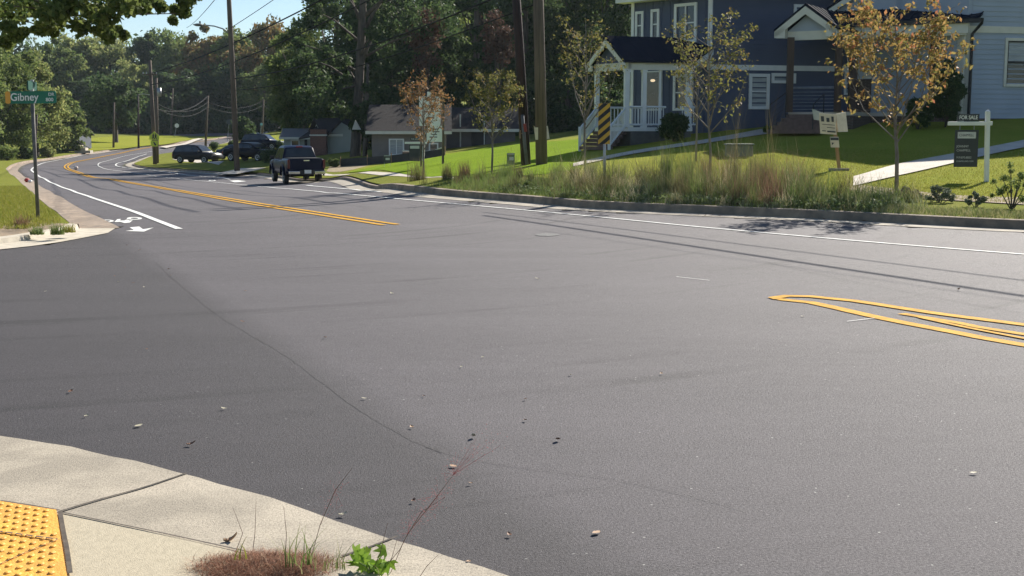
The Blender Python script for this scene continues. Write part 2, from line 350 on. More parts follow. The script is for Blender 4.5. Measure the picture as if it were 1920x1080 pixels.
# ------------------------------------------------------------------ road layout
def smooth(pts, step=1.0):
    p = [Vector((q[0], q[1])) for q in pts]; out = []
    for i in range(len(p)-1):
        a = p[max(i-1, 0)]; b = p[i]; c = p[i+1]; d = p[min(i+2, len(p)-1)]
        n = max(1, int((c-b).length/step))
        for j in range(n):
            t = j/n; out.append(.5*((2*b)+(c-a)*t+(2*a-5*b+4*c-d)*t*t+(3*b-a-3*c+d)*t**3))
    out.append(p[-1]); return out
def pxy(l): return [P(*q) for q in l]
def pxline(l, step=7):
    c = smooth([Vector(q) for q in l], step); return [Vector(G(q.x, q.y)[:2]) for q in c]
R_pts = [Vector((34, 0)), Vector((22, 9.2)), Vector((14, 15.6))]+pxline([(1920,430),(1850,427),(1660,417),(1500,408.5),(1330,401),(1133,392),(1030,385),(940,376),(840,367),(745,358.5),(705,354.5)], 30)+[Vector(p[:2]) for p in pxy([(615,345,56),(450,328,75),(350,322,88),(275,317,99),(250,311,110),
        (254,305,119.5),(292,294,140),(375,281,161),(425,269,183),(462,259,203),(515,246,238),(560,236,268),(640,215,330)])]
L_pts = pxline([(150,430),(131,417),(112,405),(90,387),(67,367),(52,354)], 12)+[Vector(p[:2]) for p in pxy([(20,325,79),(16,318,90),(28,311,107),(60,303,123.5),(120,295,138.7),
        (180,288,150),(300,274,178),(400,262,207),(470,249,238),(500,242,262),(560,228,330)])]
Lret = [Vector((-26, 15.4)), Vector((-14, 15.0)), Vector((-9.6, 15.4)), Vector((-7.9, 16.3)), Vector(G(0, 460)[:2]), Vector(G(80, 448)[:2]), Vector(G(135, 438)[:2])]
N_pts = [Vector((-26, 10.4)), Vector((-9, 7.5)), Vector((-5, 6.35))]+[Vector(G(*q)[:2]) for q in [(0, 948), (110, 966), (270, 1000), (430, 1037), (560, 1078)]]+[Vector((-.45, 3.95)), Vector((.6, 2.75)), Vector((4.6, -1.8)), Vector((16, -8)), Vector((30, -18))]
def relax(c, it, lo=0, hi=1e9):
    c = list(c)
    for _ in range(it): c = [c[0]]+[(c[i-1]+c[i]*2+c[i+1])/4 if lo < c[i].y < hi else c[i] for i in range(1, len(c)-1)]+[c[-1]]
    return c
Rk = relax(smooth(R_pts, .8), 14, 26); Lk = relax(smooth(Lret+L_pts, .5), 10, 23); Nk = smooth(N_pts, .3)
poly = np.array([tuple(p) for p in (Nk+Rk+Lk[::-1])])
def sdf(xy):
    """distance to the kerb line; negative on the carriageway"""
    xy = np.asarray(xy, float); a = poly; b = np.roll(poly, -1, 0); out = np.full(len(xy), 1e9); ins = np.zeros(len(xy), bool)
    for i in range(len(a)):
        e = b[i]-a[i]; w_ = xy-a[i]; t = np.clip((w_@e)/(e@e+1e-12), 0, 1)
        if (i == len(Nk)-1) or (i == len(Nk)+len(Rk)-1) or i == len(a)-1: pass
        out = np.minimum(out, np.hypot(*(w_-t[:, None]*e).T))
        c = (a[i, 1] > xy[:, 1]) != (b[i, 1] > xy[:, 1])
        xx = (b[i, 0]-a[i, 0])*(xy[:, 1]-a[i, 1])/(b[i, 1]-a[i, 1]+1e-12)+a[i, 0]
        ins ^= c & (xy[:, 0] < xx)
    return np.where(ins, -out, out)

def axis(segs):
    out = [segs[0][0]]
    for a, b, st in segs: out += list(np.linspace(a, b, max(2, int((b-a)/st)+1))[1:])
    return np.array(out)
gx = axis([(-900,-120,60),(-120,-56,4),(-56,-24,.8),(-24,16,.5),(16,40,1.5),(40,120,8),(120,900,60)])
gy = axis([(-200,-12,10),(-12,60,.5),(60,125,.8),(125,290,1.6),(290,400,10),(400,1500,80)])
XX, YY = np.meshgrid(gx, gy, indexing='ij'); XY = np.stack([XX.ravel(), YY.ravel()], 1)
TZ = Tn(XY); SD = sdf(XY); nx, ny = XX.shape
near = np.clip((200-np.abs(XY[:, 0]))/200, 0, 1)
cellx = np.interp(XY[:, 0], [-56, -24, 16, 40], [.8, .5, .5, 1.5]); celly = np.interp(XY[:, 1], [60, 125, 290], [.5, .8, 1.6]); cell = np.maximum(cellx, celly)
off = np.clip((SD-.25-cell*.6)/np.maximum(.45, cell*.5), 0, 1)*(LIFT+.10)-.10
ii, jj = np.meshgrid(np.arange(nx-1), np.arange(ny-1), indexing='ij'); q0 = (ii*ny+jj).ravel()
F = np.stack([q0, q0+ny, q0+ny+1, q0+1], 1)
V = np.column_stack([XY, TZ+off]); g_ = npobj('ground', V, F, GRASS, org=(0, 0, 0)); tag(g_, kind='structure')
g_.data.shade_smooth()
# asphalt sheet
lim = np.where(YY[:-1, :-1] < 11, .55, -.12); S2 = SD.reshape(nx, ny); fin = (S2[:-1, :-1] < lim) & (S2[1:, 1:] < lim) & (S2[1:, :-1] < lim) & (S2[:-1, 1:] < lim)
Fa = F[fin.ravel()]; u_, inv = np.unique(Fa, return_inverse=True)
a_ = npobj('road', np.column_stack([XY[u_], TZ[u_]]), inv.reshape(Fa.shape), ASPH, org=(0, 0, 0)); tag(a_, kind='structure'); a_.data.shade_smooth()

def normals2(c):
    out = []
    for i in range(len(c)):
        d = (c[min(i+1, len(c)-1)]-c[max(i-1, 0)]).normalized(); out.append(Vector((-d.y, d.x)))
    return out
def strip(name, c, prof, m, side=1, zf=None, kind=True, smooth=False):
    """sweep a profile [(outward offset, height)] along a curve, following the terrain"""
    N = normals2(c); rings = []
    base = Tn([tuple(p+n*o*side) for p, n in zip(c, N) for o, _ in prof]).reshape(len(c), len(prof))
    for i, (p, n) in enumerate(zip(c, N)):
        r = []
        for k, (o, h) in enumerate(prof):
            q = p+n*o*side; s = 1 if zf is None else zf(p)
            r.append((q.x, q.y, base[i, k]+(h if h < .03 else h*s)))
        rings.append(r)
    mb = MB(); mb.loft(rings, False, False)
    return struct(name, mb, m, smooth)
# which side is outward?  test
def outside(c):
    i = len(c)//2; n = normals2(c)[i]; q = c[i]+n*.5
    return 1 if sdf([tuple(q)])[0] > 0 else -1
sR = outside(Rk); sL = outside(Lk); sN = outside(Nk)
GUT = [(-.62, .006), (-.02, .004), (0, .0)]
KP = [(0, -.02), (.02, .145), (.15, .152), (.16, -.1)]
Rk_hi = [p for p in Rk if p.y < 40.5]; Rk_lo = [p for p in Rk if p.y >= 39.8]
strip('gutter', Rk_hi, [(-.62, .008), (-.3, .006), (0, .002)], CONC, sR)
strip('kerb', Rk_hi, KP, KERB, sR)
strip('gutter', Rk_lo, [(-.62, .01), (-.3, .008), (0, .004)], CONC, sR)
strip('kerb', Rk_lo, KP, OLDKERB, sR, zf=lambda p: .15 if (71 < p.y < 80) else .7)
_c = Vector(P(150, 430, 20.3)[:2]); ci = min(range(90), key=lambda i: (Lk[i]-_c).length)
PALEK = mat('new_kerb_concrete', (.55, .49, .39), .9, (.42, .37, .29), 6, .3, 90)
strip('gutter', Lk[:ci+1], [(-.55, .010), (-.2, .012), (0, .02)], PALEK, sL); strip('kerb', Lk[:ci+1], [(0, -.02), (.04, .09), (.18, .10), (.19, -.1)], PALEK, sL); strip('verge', Lk[:ci+1], [(.175, .095), (.4, .11), (.9, .15), (1.4, .05)], DIRT, sL)
strip('gutter', Lk[ci:], [(-.62, .008), (-.3, .006), (0, .003)], OLDKERB, sL)
strip('kerb', Lk[ci:], KP, OLDKERB, sL, zf=lambda p: min(1, .62+max(0, p.y-20.3)*.12))
gi = smooth([Vector((-26, 11.4)), Vector((-9, 8.6)), Vector((-5, 7.5))]+[Vector(G(*q)[:2]) for q in [(0,820),(180,852),(350,893),(500,936),(640,984),(800,1036),(940,1080)]]+[Vector((1.1, 3.25)), Vector((5.2, -1.2)), Vector((16.5, -7.4)), Vector((30.4, -17.4))], .3)
def along(c, n):
    L_ = [0]
    for a, b in zip(c, c[1:]): L_.append(L_[-1]+(b-a).length)
    xs = np.linspace(0, L_[-1], n); return [Vector((x, y)) for x, y in zip(np.interp(xs, L_, [p.x for p in c]), np.interp(xs, L_, [p.y for p in c]))]
mbg = MB(); rng_ = []
for p, q in zip(along(gi, 400), along(Nk, 400)):
    j = random.uniform(-.006, .006)
    rng_.append([(p.x+j, p.y+j, .002), (p.x+j, p.y+j-.004, .012), ((p.x+q.x)/2, (p.y+q.y)/2, .011), (q.x+(q.x-p.x)*.02, q.y+(q.y-p.y)*.02, .010)])
mbg.loft(rng_, False, False); struct('gutter', mbg, CONCN)
strip('verge', Rk, [(.155, .146), (.6, .15), (1.6, .16), (2.1, .05)], GRASS, sR)
strip('verge', Lk[ci-2:], [(.155, .146), (.6, .15), (1.6, .155), (2.1, .05)], GRASS, sL, zf=lambda p: min(1, .62+max(0, p.y-20.3)*.12))

def ribbon(name, c, wd, m, dz=.004, far=.00025):
    N = normals2(c); mb = MB(); rings = []
    for p, n in zip(c, N):
        z = dz+far*p.y; a = p+n*wd/2; b = p-n*wd/2
        rings.append([(a.x, a.y, T(*a)+z), (b.x, b.y, T(*b)+z)])
    mb.loft(rings, False, False); return struct(name, mb, m)
def pix_line(l, step=.6, pre=()):
    return smooth(list(pre)+[Vector(G(*q)[:2]) for q in l], step)
def offset_line(c, side, d): return [p+n*side*d for p, n in zip(c, normals2(c))]
# carriageway lines
yl = smooth(pxline([(732,422),(600,401.5),(475,382),(325,356.5),(250,344),(200,335)], 18)+[Vector(p[:2]) for p in pxy([(152,325,84),(124,313,104),(141,305,122),(178,297,136),(250,286,158),(330,275,182),(400,268.5,197),(455,256,222),(500,246,246)])], .8)
ribbon('centre_line', offset_line(yl, 1, .13), .12, YELLP); ribbon('centre_line', offset_line(yl, -1, .13), .12, YELLP)
wl = smooth(pxline([(336,430),(293,413.5),(250,397),(187,376),(125,354.5),(90,340),(73,331)], 14)+[Vector(p[:2]) for p in pxy([(59,319,94),(76,309,113),(100,302,126),(125,297,135),(175,290,148),(290,277,172),(390,264.5,200)])], .6)
ribbon('edge_line', wl, .12, WHITEP)
Rin = [p for p in Rk if p.y > 12 and p.y < 215]
w1 = smooth([Vector((22, 4.2))]+pxline([(1920,477.5),(1700,460),(1500,443),(1300,425),(1133,408.5),(1000,396),(900,387),(760,374.5),(600,360),(475,349),(390,341),(300,332)], 30)+[Vector(p[:2]) for p in pxy([(245,326,88),(200,317.5,98),(184,311,110),(192,304,122),(225,296.5,138),(262,291,150),(330,282,168)])], .8)
ribbon('lane_line', w1, .085, WHITEP)
w2 = smooth(pxline([(715,360.5),(640,354),(560,347)], 20)+[Vector(p[:2]) for p in pxy([(362,331,78),(275,320.5,95),(228,315,104),(217,310,113),(230,304,123),(275,293,148)])], .8)
ribbon('parking_line', [p for p in w2 if p.y < 50], .1, WHITEP); ribbon('parking_line', [p for p in w2 if p.y > 66], .12, WHITEP)
# nose of the median on the right
med = [(1920,648),(1800,626),(1650,597),(1520,568),(1462,562)]; med2 = [(1462,562),(1452,559.5),(1475,556),(1520,557),(1600,565),(1750,588),(1920,610)]
ribbon('median_marking', smooth([Vector((5.2, 7.2))]+[Vector(G(*q)[:2]) for q in med], .3), .135, YELLP)
ribbon('median_marking', smooth([Vector(G(*q)[:2]) for q in med2]+[Vector((6.4, 7.6))], .3), .135, YELLP, dz=.0055)
ribbon('median_marking', smooth([Vector(G(*q)[:2]) for q in [(1690,589),(1800,607),(1920,628)]]+[Vector((5.6, 7.9))], .3), .10, YELLP, dz=.0045)
ribbon('median_marking', smooth([Vector(G(*q)[:2]) for q in [(1725,596.5),(1820,617),(1920,636)]]+[Vector((5.4, 7.8))], .3), .06, YELLP, dz=.0065)
# bicycle + arrow symbols, drawn as flat paint outlines on the road
def flatpoly(name, pxs, m, dz=.006):
    pts = [G(*q) for q in pxs]; mb = MB(); mb.add([(p.x, p.y, T(p.x, p.y)+dz) for p in pts], [tuple(range(len(pts)))]); return struct(name, mb, m)
def ringpoly(name, cx, cy, rx, ry, k, m):
    mb = MB(); rings = []
    for t in range(21):
        a = 2*math.pi*t/20; r = []
        for s in (1, k):
            p = G(cx+rx*s*math.cos(a), cy+ry*s*math.sin(a)); r.append((p.x, p.y, T(p.x, p.y)+.006))
        rings.append(r)
    mb.loft(rings, False, False); return struct(name, mb, m)
ringpoly('bicycle_symbol', 199, 414.8, 14.5, 2.5, .55, WHITEP)
ringpoly('bicycle_symbol', 252, 410, 14.5, 2.5, .5, WHITEP)
flatpoly('bicycle_symbol', [(214.5,416.8),(220,411.5),(226.5,411),(225,414),(233,414),(238,412),(243,413.8),(249,413.5),(243,418),(233,418.8),(226,416.6)], WHITEP)
flatpoly('bike_lane_arrow', [(243,427),(250,429),(252,431.5),(235,433.5),(270,434.8),(288,427.2),(271,431),(261,425.5)][0:1]+[(261,425.3),(268,430.5),(288,427.2),(270,434.8),(235,433.6),(251,431.6)], WHITEP)
ringpoly('bicycle_symbol', 398, 338.6, 7, .8, .5, WHITEP); flatpoly('bicycle_symbol', [(430,339.5),(446,338.6),(462,340.6),(440,342.6)], WHITEP, .02)
# crosswalk bars far away
for k in range(6):
    x0 = 478+k*9; flatpoly('crosswalk_bar', [(x0, 248.5-k*.4), (x0+5, 248.2-k*.4), (x0+9, 250.8-k*.4), (x0+3, 251.2-k*.4)], WHITEP, .08)
# paving seam and cracks: thin dark bands of sealed joint
SEAM = mat('seam', (.022, .021, .021), .9, (.060, .056, .057), 30, .5, 100, fac=(.4, .6))
for nm, l, wd in [('paving_seam', [(290,490),(345,540),(408,590),(460,622),(540,670),(620,730),(700,785),(770,825),(830,850)], .0035),
                  ('paving_seam', [(800,838),(880,862),(1000,880),(1200,910),(1400,960)], .003),
                  ('paving_seam', [(1380,478),(1560,520),(1740,556),(1920,588)], .006)]:
    c = pix_line(l, .12); c = [p+Vector((random.uniform(-1, 1), random.uniform(-1, 1)))*(wd*.7+.004) for p in c]
    ribbon(nm, c, wd, SEAM, .004)
PATCH = mat('patch', (.02, .02, .02), .7, (.09, .09, .09), 8, .6, 60)
flatpoly('utility_patch', [(1002,441),(1018,437.5),(1040,438),(1050,441),(1032,443.5),(1012,443)], PATCH, .006)
for l in [[(1268,520),(1330,527)], [(1588,604),(1640,598)]]: ribbon('chalk_mark', pix_line(l, .3), .012, WHITEP, .006)

# near corner: sidewalk, tactile tiles, joints
def sheet(name, pts, m, dz, kind=True):
    mb = MB(); mb.add([(p[0], p[1], T(p[0], p[1])+dz) for p in pts], [tuple(range(len(pts)))]); return struct(name, mb, m)
Nq = normals2(Nk)

mbs = MB(); rr = []
for p, n in zip(Nk, Nq):
    if -9 < p.x < 1.6:
        rr.append([(p.x, p.y, .012)]+[(p.x+n.x*sN*o, p.y+n.y*sN*o, .012) for o in (.5, 1, 2.2)])
mbs.loft(rr, False, False); struct('sidewalk', mbs, mat('slab_concrete', (.44, .38, .27), .9, (.33, .285, .20), 60, .25, 240, fac=(.4, .8), detail=14, stretch=(1, .35, 1)))
GAPM = mat('joint_gap', (.05, .04, .032), .95, (.10, .08, .06), 20)
def gj(l, wd=.012, dz=.015): ribbon('slab_joint', pix_line(l, .05), wd, GAPM, dz)
gj([(350,893),(270,920),(190,942),(110,966)], .014); gj([(0,948),(60,957),(110,966)], .02, .02); gj([(110,966),(230,991),(330,1012),(430,1034),(520,1054)], .010)
gj([(745,1012),(700,1030),(640,1050)], .012); gj([(113,968),(120,1010),(126,1040),(132,1085)], .018, .02); gj([(0,1010),(55,1018),(108,1025)], .012, .03); gj([(0,1073),(50,1050),(110,1026)], .004, .0305)
tile = [G(-40, 944), G(106, 967), G(124, 1080), G(130, 1110), G(-40, 1110)]
mb = MB(); mb.prism([(p.x, p.y, .0) for p in tile][::-1], (0, 0, .026)); struct('tactile_paving', mb, TACT)
mb = MB(); h_ = Vector((.0455, -.0190)); v_ = Vector((.0245, -.072)); o_ = Vector(G(2, 957)[:2])
t2 = [Vector(p[:2]) for p in tile]
def inpoly(p, pl):
    c = False
    for i in range(len(pl)):
        a, b = pl[i], pl[(i+1) % len(pl)]
        if (a.y > p.y) != (b.y > p.y) and p.x < (b.x-a.x)*(p.y-a.y)/(b.y-a.y)+a.x: c = not c
    return c
def domes(z=.026):
    for i in range(-6, 14):
        for j in range(0, 16):
            p = o_+h_*i+v_*j
            q = G(0, 0) if False else None
            if inpoly(p, t2) and inpoly(p+Vector((.02, .012)), t2) and inpoly(p+Vector((.0, .02)), t2) and inpoly(p+Vector((.02, -.01)), t2):
                rings = [[(p.x+math.cos(a)*r, p.y+math.sin(a)*r*1.5, z+hh) for a in [k*math.pi/5 for k in range(10)]] for r, hh in ((.0125, 0), (.0105, .004), (.006, .0062))]
                mb.loft(rings)
domes(); struct('tactile_domes', mb, TACT, True)

# paths and lawns (sheets draped over the slope) ---------------------------------
def drape(name, A, B, m, dz, n=40, k=4):
    """band between two pixel polylines, as ground points"""
    a = smooth([Vector(G(*q, LIFT)[:2]) for q in A], .5); b = smooth([Vector(G(*q, LIFT)[:2]) for q in B], .5)
    def at(c, t): f = t*(len(c)-1); i = min(int(f), len(c)-2); return c[i].lerp(c[i+1], f-i)
    pts = [[at(a, i/n).lerp(at(b, i/n), j/k) for j in range(k+1)] for i in range(n+1)]
    z = Tn([tuple(p) for r in pts for p in r]).reshape(n+1, k+1)
    mb = MB(); mb.loft([[(p.x, p.y, z[i, j]+LIFT+dz) for j, p in enumerate(r)] for i, r in enumerate(pts)], False, False)
    return struct(name, mb, m)
drape('lawn', [(640,324),(800,322),(980,330),(1180,345),(1400,362),(1590,372),(1750,372),(1920,372)], [(720,303),(850,286),(1000,266),(1120,262),(1320,248),(1500,236),(1750,224),(1960,222)], LAWN, .015, 70, 24)
drape('fresh_lawn', [(652,324),(760,328),(860,332),(1000,330),(1090,318)], [(745,304),(850,288),(930,276),(1000,268),(1090,262)], BRIGHT, .03, 50, 14)
drape('front_path', [(1920,265),(1790,290),(1677,312),(1600,334)], [(1920,279),(1840,296),(1685,332),(1600,352)], PATHM, .05, 40, 4)
drape('stair_path', [(1435,243),(1333,262),(1187,285),(1075,309)], [(1480,247),(1350,266.5),(1193,290),(1075,315)], PATHM, .05, 40, 3)
drape('sidewalk', [(605,324),(700,322.5),(760,327),(850,333)], [(600,328),(700,328),(760,332),(850,338)], PATHM, .02, 20, 3)
drape('straw_ground', [(612,322),(640,322),(700,311),(750,303)], [(625,303),(690,298),(745,296),(785,294)], STRAW, .01, 16, 6)
drape('driveway', [(398,326),(440,327.5)], [(452,316),(500,315)], PATHM, .03, 12, 8)
drape('driveway', [(340,303),(365,304.5),(410,310)], [(322,298.5),(380,299),(420,303)], PATHM, .03, 12, 5)
drape('mulch_bed', [(1590,360),(1700,372),(1800,378),(1920,385)], [(1600,346),(1700,358),(1800,368),(1920,372)], DIRT, .02, 20, 5)
drape('side_street', [(308,254),(380,255.5),(440,254)], [(300,251),(380,250),(450,248.5)], ASPH, .06, 12, 4)
drape('crossing_path', [(300,275.5),(345,268.5),(372,259.5)], [(312,278),(352,270.5),(384,260.5)], PATHM, .05, 12, 3)
drape('mowed_field', [(160,283),(230,279),(300,272),(360,262)], [(150,262),(200,257),(300,255),(350,256)], LAWN, .04, 20, 8)
drape('hill_lawn', [(500,268),(560,262),(600,262)], [(470,262),(530,250),(600,248)], LAWN, .03, 12, 6)

# ================================================================== THINGS
def px2m(Y): return FPX/Y
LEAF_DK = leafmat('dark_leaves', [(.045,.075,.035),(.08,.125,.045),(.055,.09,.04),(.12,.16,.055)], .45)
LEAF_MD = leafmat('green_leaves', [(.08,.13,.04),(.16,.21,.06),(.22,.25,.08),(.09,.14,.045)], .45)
LEAF_LT = leafmat('light_leaves', [(.15,.20,.06),(.26,.30,.10),(.32,.32,.12),(.11,.16,.05)], .5)
LEAF_YO = leafmat('autumn_orange_leaves', [(.24,.17,.06),(.15,.16,.05),(.27,.14,.05),(.10,.13,.04)], .4)
LEAF_RS = leafmat('rust_leaves', [(.20,.10,.05),(.30,.16,.07),(.16,.12,.05),(.34,.21,.10)], .4)
LEAF_OL = leafmat('olive_leaves', [(.17,.17,.05),(.25,.23,.07),(.11,.13,.04),(.26,.18,.07)], .4)
LEAF_GD = leafmat('golden_leaves', [(.36,.23,.08),(.26,.22,.07),(.40,.24,.09),(.17,.17,.05),(.32,.24,.08),(.44,.17,.09)], .45)
LEAF_BR = leafmat('dead_brown_leaves', [(.12,.07,.05),(.17,.10,.07),(.08,.055,.045)], .25)
LEAF_BG = leafmat('fresh_green_leaves', [(.22,.38,.04),(.34,.50,.07),(.13,.24,.03)], .5)
BLADE_DRY = leafmat('dry_grass', [(.27,.25,.11),(.38,.34,.18),(.17,.20,.07),(.12,.16,.05),(.20,.22,.08)], .35)
BLADE_GRN = leafmat('green_grass', [(.12,.18,.05),(.17,.24,.06),(.24,.27,.10),(.08,.13,.035)], .35)
BLADE_SED = leafmat('bronze_grass', [(.17,.15,.07),(.12,.13,.05),(.25,.18,.10),(.08,.10,.04)], .35)
BLADE_RED = leafmat('reddish_grass', [(.26,.13,.09),(.17,.09,.06),(.34,.22,.14),(.13,.09,.06)], .35)
BLADE_LAWN = leafmat('lawn_blades', [(.21,.245,.03),(.27,.28,.045),(.32,.28,.07),(.15,.18,.025)], .35)

# --- trees of the far wood, left and centre
def top_h(py, Y, z0): return (HOR-py)/FPX*Y+CAMH-z0
protos = {}
def wood_tree(px, Y, top, rpx, lm, label, kind='woodland_tree', group='trees of the far wood', k=70, npc=110, leaf=None, low=.12, proto=None, zb=None):
    b = ground(px, Y); b.z -= .2
    if zb is not None: b.z = zb
    h = top_h(top, Y, b.z); r = rpx/px2m(Y)
    if proto in protos:
        src, sh, sr = protos[proto]; o = copy_tree(src, b, random.uniform(0, 6.28), label, (r/sr, r/sr, h/sh)); o['group'] = group
        if lm is not None:
            for ch in o.children:
                if ch.name.startswith('crown') and ch.data.materials[0] != lm:
                    key = ('m', ch.data.name, lm.name)
                    if key not in protos: d = ch.data.copy(); d.materials[0] = lm; protos[key] = d
                    ch.data = protos[key]
        return o
    t = tree(kind, b, h, r, label, lm, 'tree', group, k, npc, leaf or .0034*Y, r*.27, .25+r*.03, low)
    if proto: protos[proto] = (t, h, r)
    return t
far = [  # px, Y, top, radius px, material, label
 (150,262,72,60,LEAF_LT,'pale green far tree just right of the leafy trees on the left'),
 (215,268,66,62,LEAF_LT,'broad pale green far tree above the round dark tree with bare trunk'),
 (118,255,86,46,LEAF_MD,'mid green tree rising over the leafy trees at the left roadside'),
 (290,275,62,48,LEAF_DK,'dark green far tree whose top stands up left of the twin poles'),
 (262,250,120,50,LEAF_LT,'low light green tree of the far wood, left of the twin utility poles'),
 (338,270,58,58,LEAF_MD,'mid green tree of the far wood right of the twin utility poles'),
 (392,262,64,50,LEAF_YO,'orange tinged tree of the far wood behind the street lamp arm'),
 (448,258,58,58,LEAF_MD,'tall mid green tree of the far wood just right of the street lamp pole'),
 (510,250,44,56,LEAF_YO,'tall tree with orange autumn top in the far wood'),
 (560,238,62,50,LEAF_MD,'green tree of the far wood left of the large bare trunk'),
 (330,240,132,58,LEAF_DK,'low dark tree at the front edge of the far wood by the stop sign'),
 (388,248,140,52,LEAF_DK,'low dark tree at the front edge of the far wood above the sagging wires'),
 (440,246,128,50,LEAF_DK,'low dark tree behind the street lamp pole'),
 (500,236,118,50,LEAF_MD,'green tree of the far wood over the hill road'),
 (270,236,165,44,LEAF_DK,'small dark tree at the wood edge beside the mown field'),
 (180,240,150,55,LEAF_DK,'dark tree at the wood edge behind the mown field'),
 (590,225,120,50,LEAF_LT,'light green tree beyond the white house'),
 (545,215,150,34,LEAF_MD,'small green tree on the hill road verge')]
for i, (px, Y, top, r, lm, lb) in enumerate(far):
    wood_tree(px, Y, top, r, lm, lb, proto='far%d' % (i % 4), low=.08, k=85, npc=110, leaf=.75)
tg = 'scrubby bushes along the foot of the far wood'
for i, px in enumerate([150, 205, 250, 300, 350, 395, 440, 480, 515]):
    wood_tree(px, 232+3*(i % 3), 205-8*(i % 2), 34, LEAF_DK, 'dark scrubby bush at the foot of the far wood', 'scrub_bush', tg, 45, 70, .7, -.1, 'scrub')
# far hillside mass beyond, a closed wood that reads as one
cl = []
for px in range(-160, 640, 22):
    for y in range(96, 262, 22):
        q = P(px+random.uniform(-8, 8), y+random.uniform(-6, 6), 300+random.uniform(-8, 8)); cl.append((*q, 4.2))
V, F = leafquads(cloud(cl, 90, 1.0), 1.3); tag(npobj('distant_wood', V, F, LEAF_DK), 'distant dark green wood filling the gaps behind the far trees', 'wood', kind='stuff')

tree('round_tree', ground(222, 178), 9.6, 3.9, 'dark round tree with a bare trunk on the mown field beside the road bend', LEAF_DK, k=60, npc=100, leaf=.55, rc=1.2, trunk=.35, low=.22)
# --- roadside trees on the left
for px, Y, top, r, lm, lb in [(8,128,70,78,LEAF_MD,'big leafy roadside tree at the left edge of the photo'),(72,136,96,66,LEAF_LT,'leafy yellow green roadside tree behind the street name sign'),
        (128,146,168,44,LEAF_MD,'lower roadside tree with drooping branches over the dark house'),(-50,120,40,70,LEAF_MD,'tall roadside tree cut off by the left edge')]:
    wood_tree(px, Y, top, r, lm, lb, 'roadside_tree', 'leafy trees along the left roadside', 90, 170, .34, .0)
def bush(name, px, Y, rpx, hpx, lm, label, group=None, leaf=.12, k=26, npc=60, cat='bush'):
    b = ground(px, Y); r = rpx/px2m(Y); h = hpx/px2m(Y); t = thing(name, b, label, cat, group)
    cl = crown_clusters((b.x, b.y, b.z+h*.47), (r*.85, r*.85, h*.46), k, r*.34)
    if name == 'verge_shrub': cl = crown_clusters((b.x, b.y, b.z+h*.42), (r*1.1, r*1.1, h*.55), k//2, r*.24, -.6); npc = int(npc*1.3)
    mb = MB()
    for q in cl[:9]: mb.tube([b-Vector((0, 0, .05)), b.lerp(Vector(q[:3]), .5), Vector(q[:3])], [r*.04, r*.03, r*.01], 5)
    obj('stems', mb, BARK, t); V, F = leafquads(cloud(cl, npc, .9), leaf); npobj('foliage', V, F, lm, t); return t
bush('roadside_bush', 95, 134, 17, 26, LEAF_LT, 'rounded light green bush beside the dark house on the left', leaf=.25)
bush('roadside_bush', 52, 128, 18, 24, LEAF_DK, 'dark low bush under the leafy tree behind the sign pole', leaf=.25)
bush('roadside_bush', 18, 122, 26, 30, LEAF_MD, 'wide green bush at the left edge under the big leafy tree', leaf=.25)
bush('feathery_shrub', 458, 168, 24, 56, LEAF_DK, 'dark feathery shrub beside the street lamp pole on the hill', leaf=.4, k=40)
for px, Y, r in [(405,140,9),(455,132,7),(437,150,6),(478,150,7),(505,140,7),(528,136,7),(505,118,6.5)]:
    b = ground(px, Y); rr = r/px2m(Y); t = thing('clipped_bush', b, 'small clipped ball bush in the yard by the parked cars' if px != 405 else 'clipped ball bush standing alone right of the grey car', 'bush', 'clipped ball bushes in the yard')
    mb = MB(); mb.tube([b-Vector((0,0,.1)), b+Vector((0, 0, rr*.8))], rr*.13, 6); obj('stem', mb, BARK, t)
    V, F = leafquads(cloud([(b.x, b.y, b.z+rr*1.3, rr)], 900, .95), .16); npobj('foliage', V, F, LEAF_DK, t)

# --- woods in the middle (dark, backlit, dense)
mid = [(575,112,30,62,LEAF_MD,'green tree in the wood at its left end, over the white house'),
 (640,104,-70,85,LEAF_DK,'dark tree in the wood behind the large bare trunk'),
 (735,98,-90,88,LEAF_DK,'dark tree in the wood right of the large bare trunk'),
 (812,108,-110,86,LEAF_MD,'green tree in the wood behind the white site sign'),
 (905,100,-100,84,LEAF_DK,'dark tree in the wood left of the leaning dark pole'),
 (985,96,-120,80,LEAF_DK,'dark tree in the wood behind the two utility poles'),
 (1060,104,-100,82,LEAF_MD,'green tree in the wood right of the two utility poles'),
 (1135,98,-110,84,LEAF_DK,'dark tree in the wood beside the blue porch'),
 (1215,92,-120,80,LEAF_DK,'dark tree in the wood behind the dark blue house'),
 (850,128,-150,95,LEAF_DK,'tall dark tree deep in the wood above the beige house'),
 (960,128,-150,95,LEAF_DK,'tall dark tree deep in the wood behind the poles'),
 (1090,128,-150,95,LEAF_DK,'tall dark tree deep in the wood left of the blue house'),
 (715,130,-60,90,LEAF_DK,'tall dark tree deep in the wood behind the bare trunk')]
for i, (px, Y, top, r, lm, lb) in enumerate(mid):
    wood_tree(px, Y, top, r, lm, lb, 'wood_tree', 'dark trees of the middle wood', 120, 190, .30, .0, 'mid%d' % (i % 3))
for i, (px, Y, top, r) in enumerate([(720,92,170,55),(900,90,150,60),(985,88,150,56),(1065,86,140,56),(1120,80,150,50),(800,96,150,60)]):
    wood_tree(px, Y, top, r, LEAF_DK, 'low dark understorey tree at the foot of the middle wood', 'understorey_tree', 'understorey trees of the middle wood', 80, 130, .26, -.15, 'under')
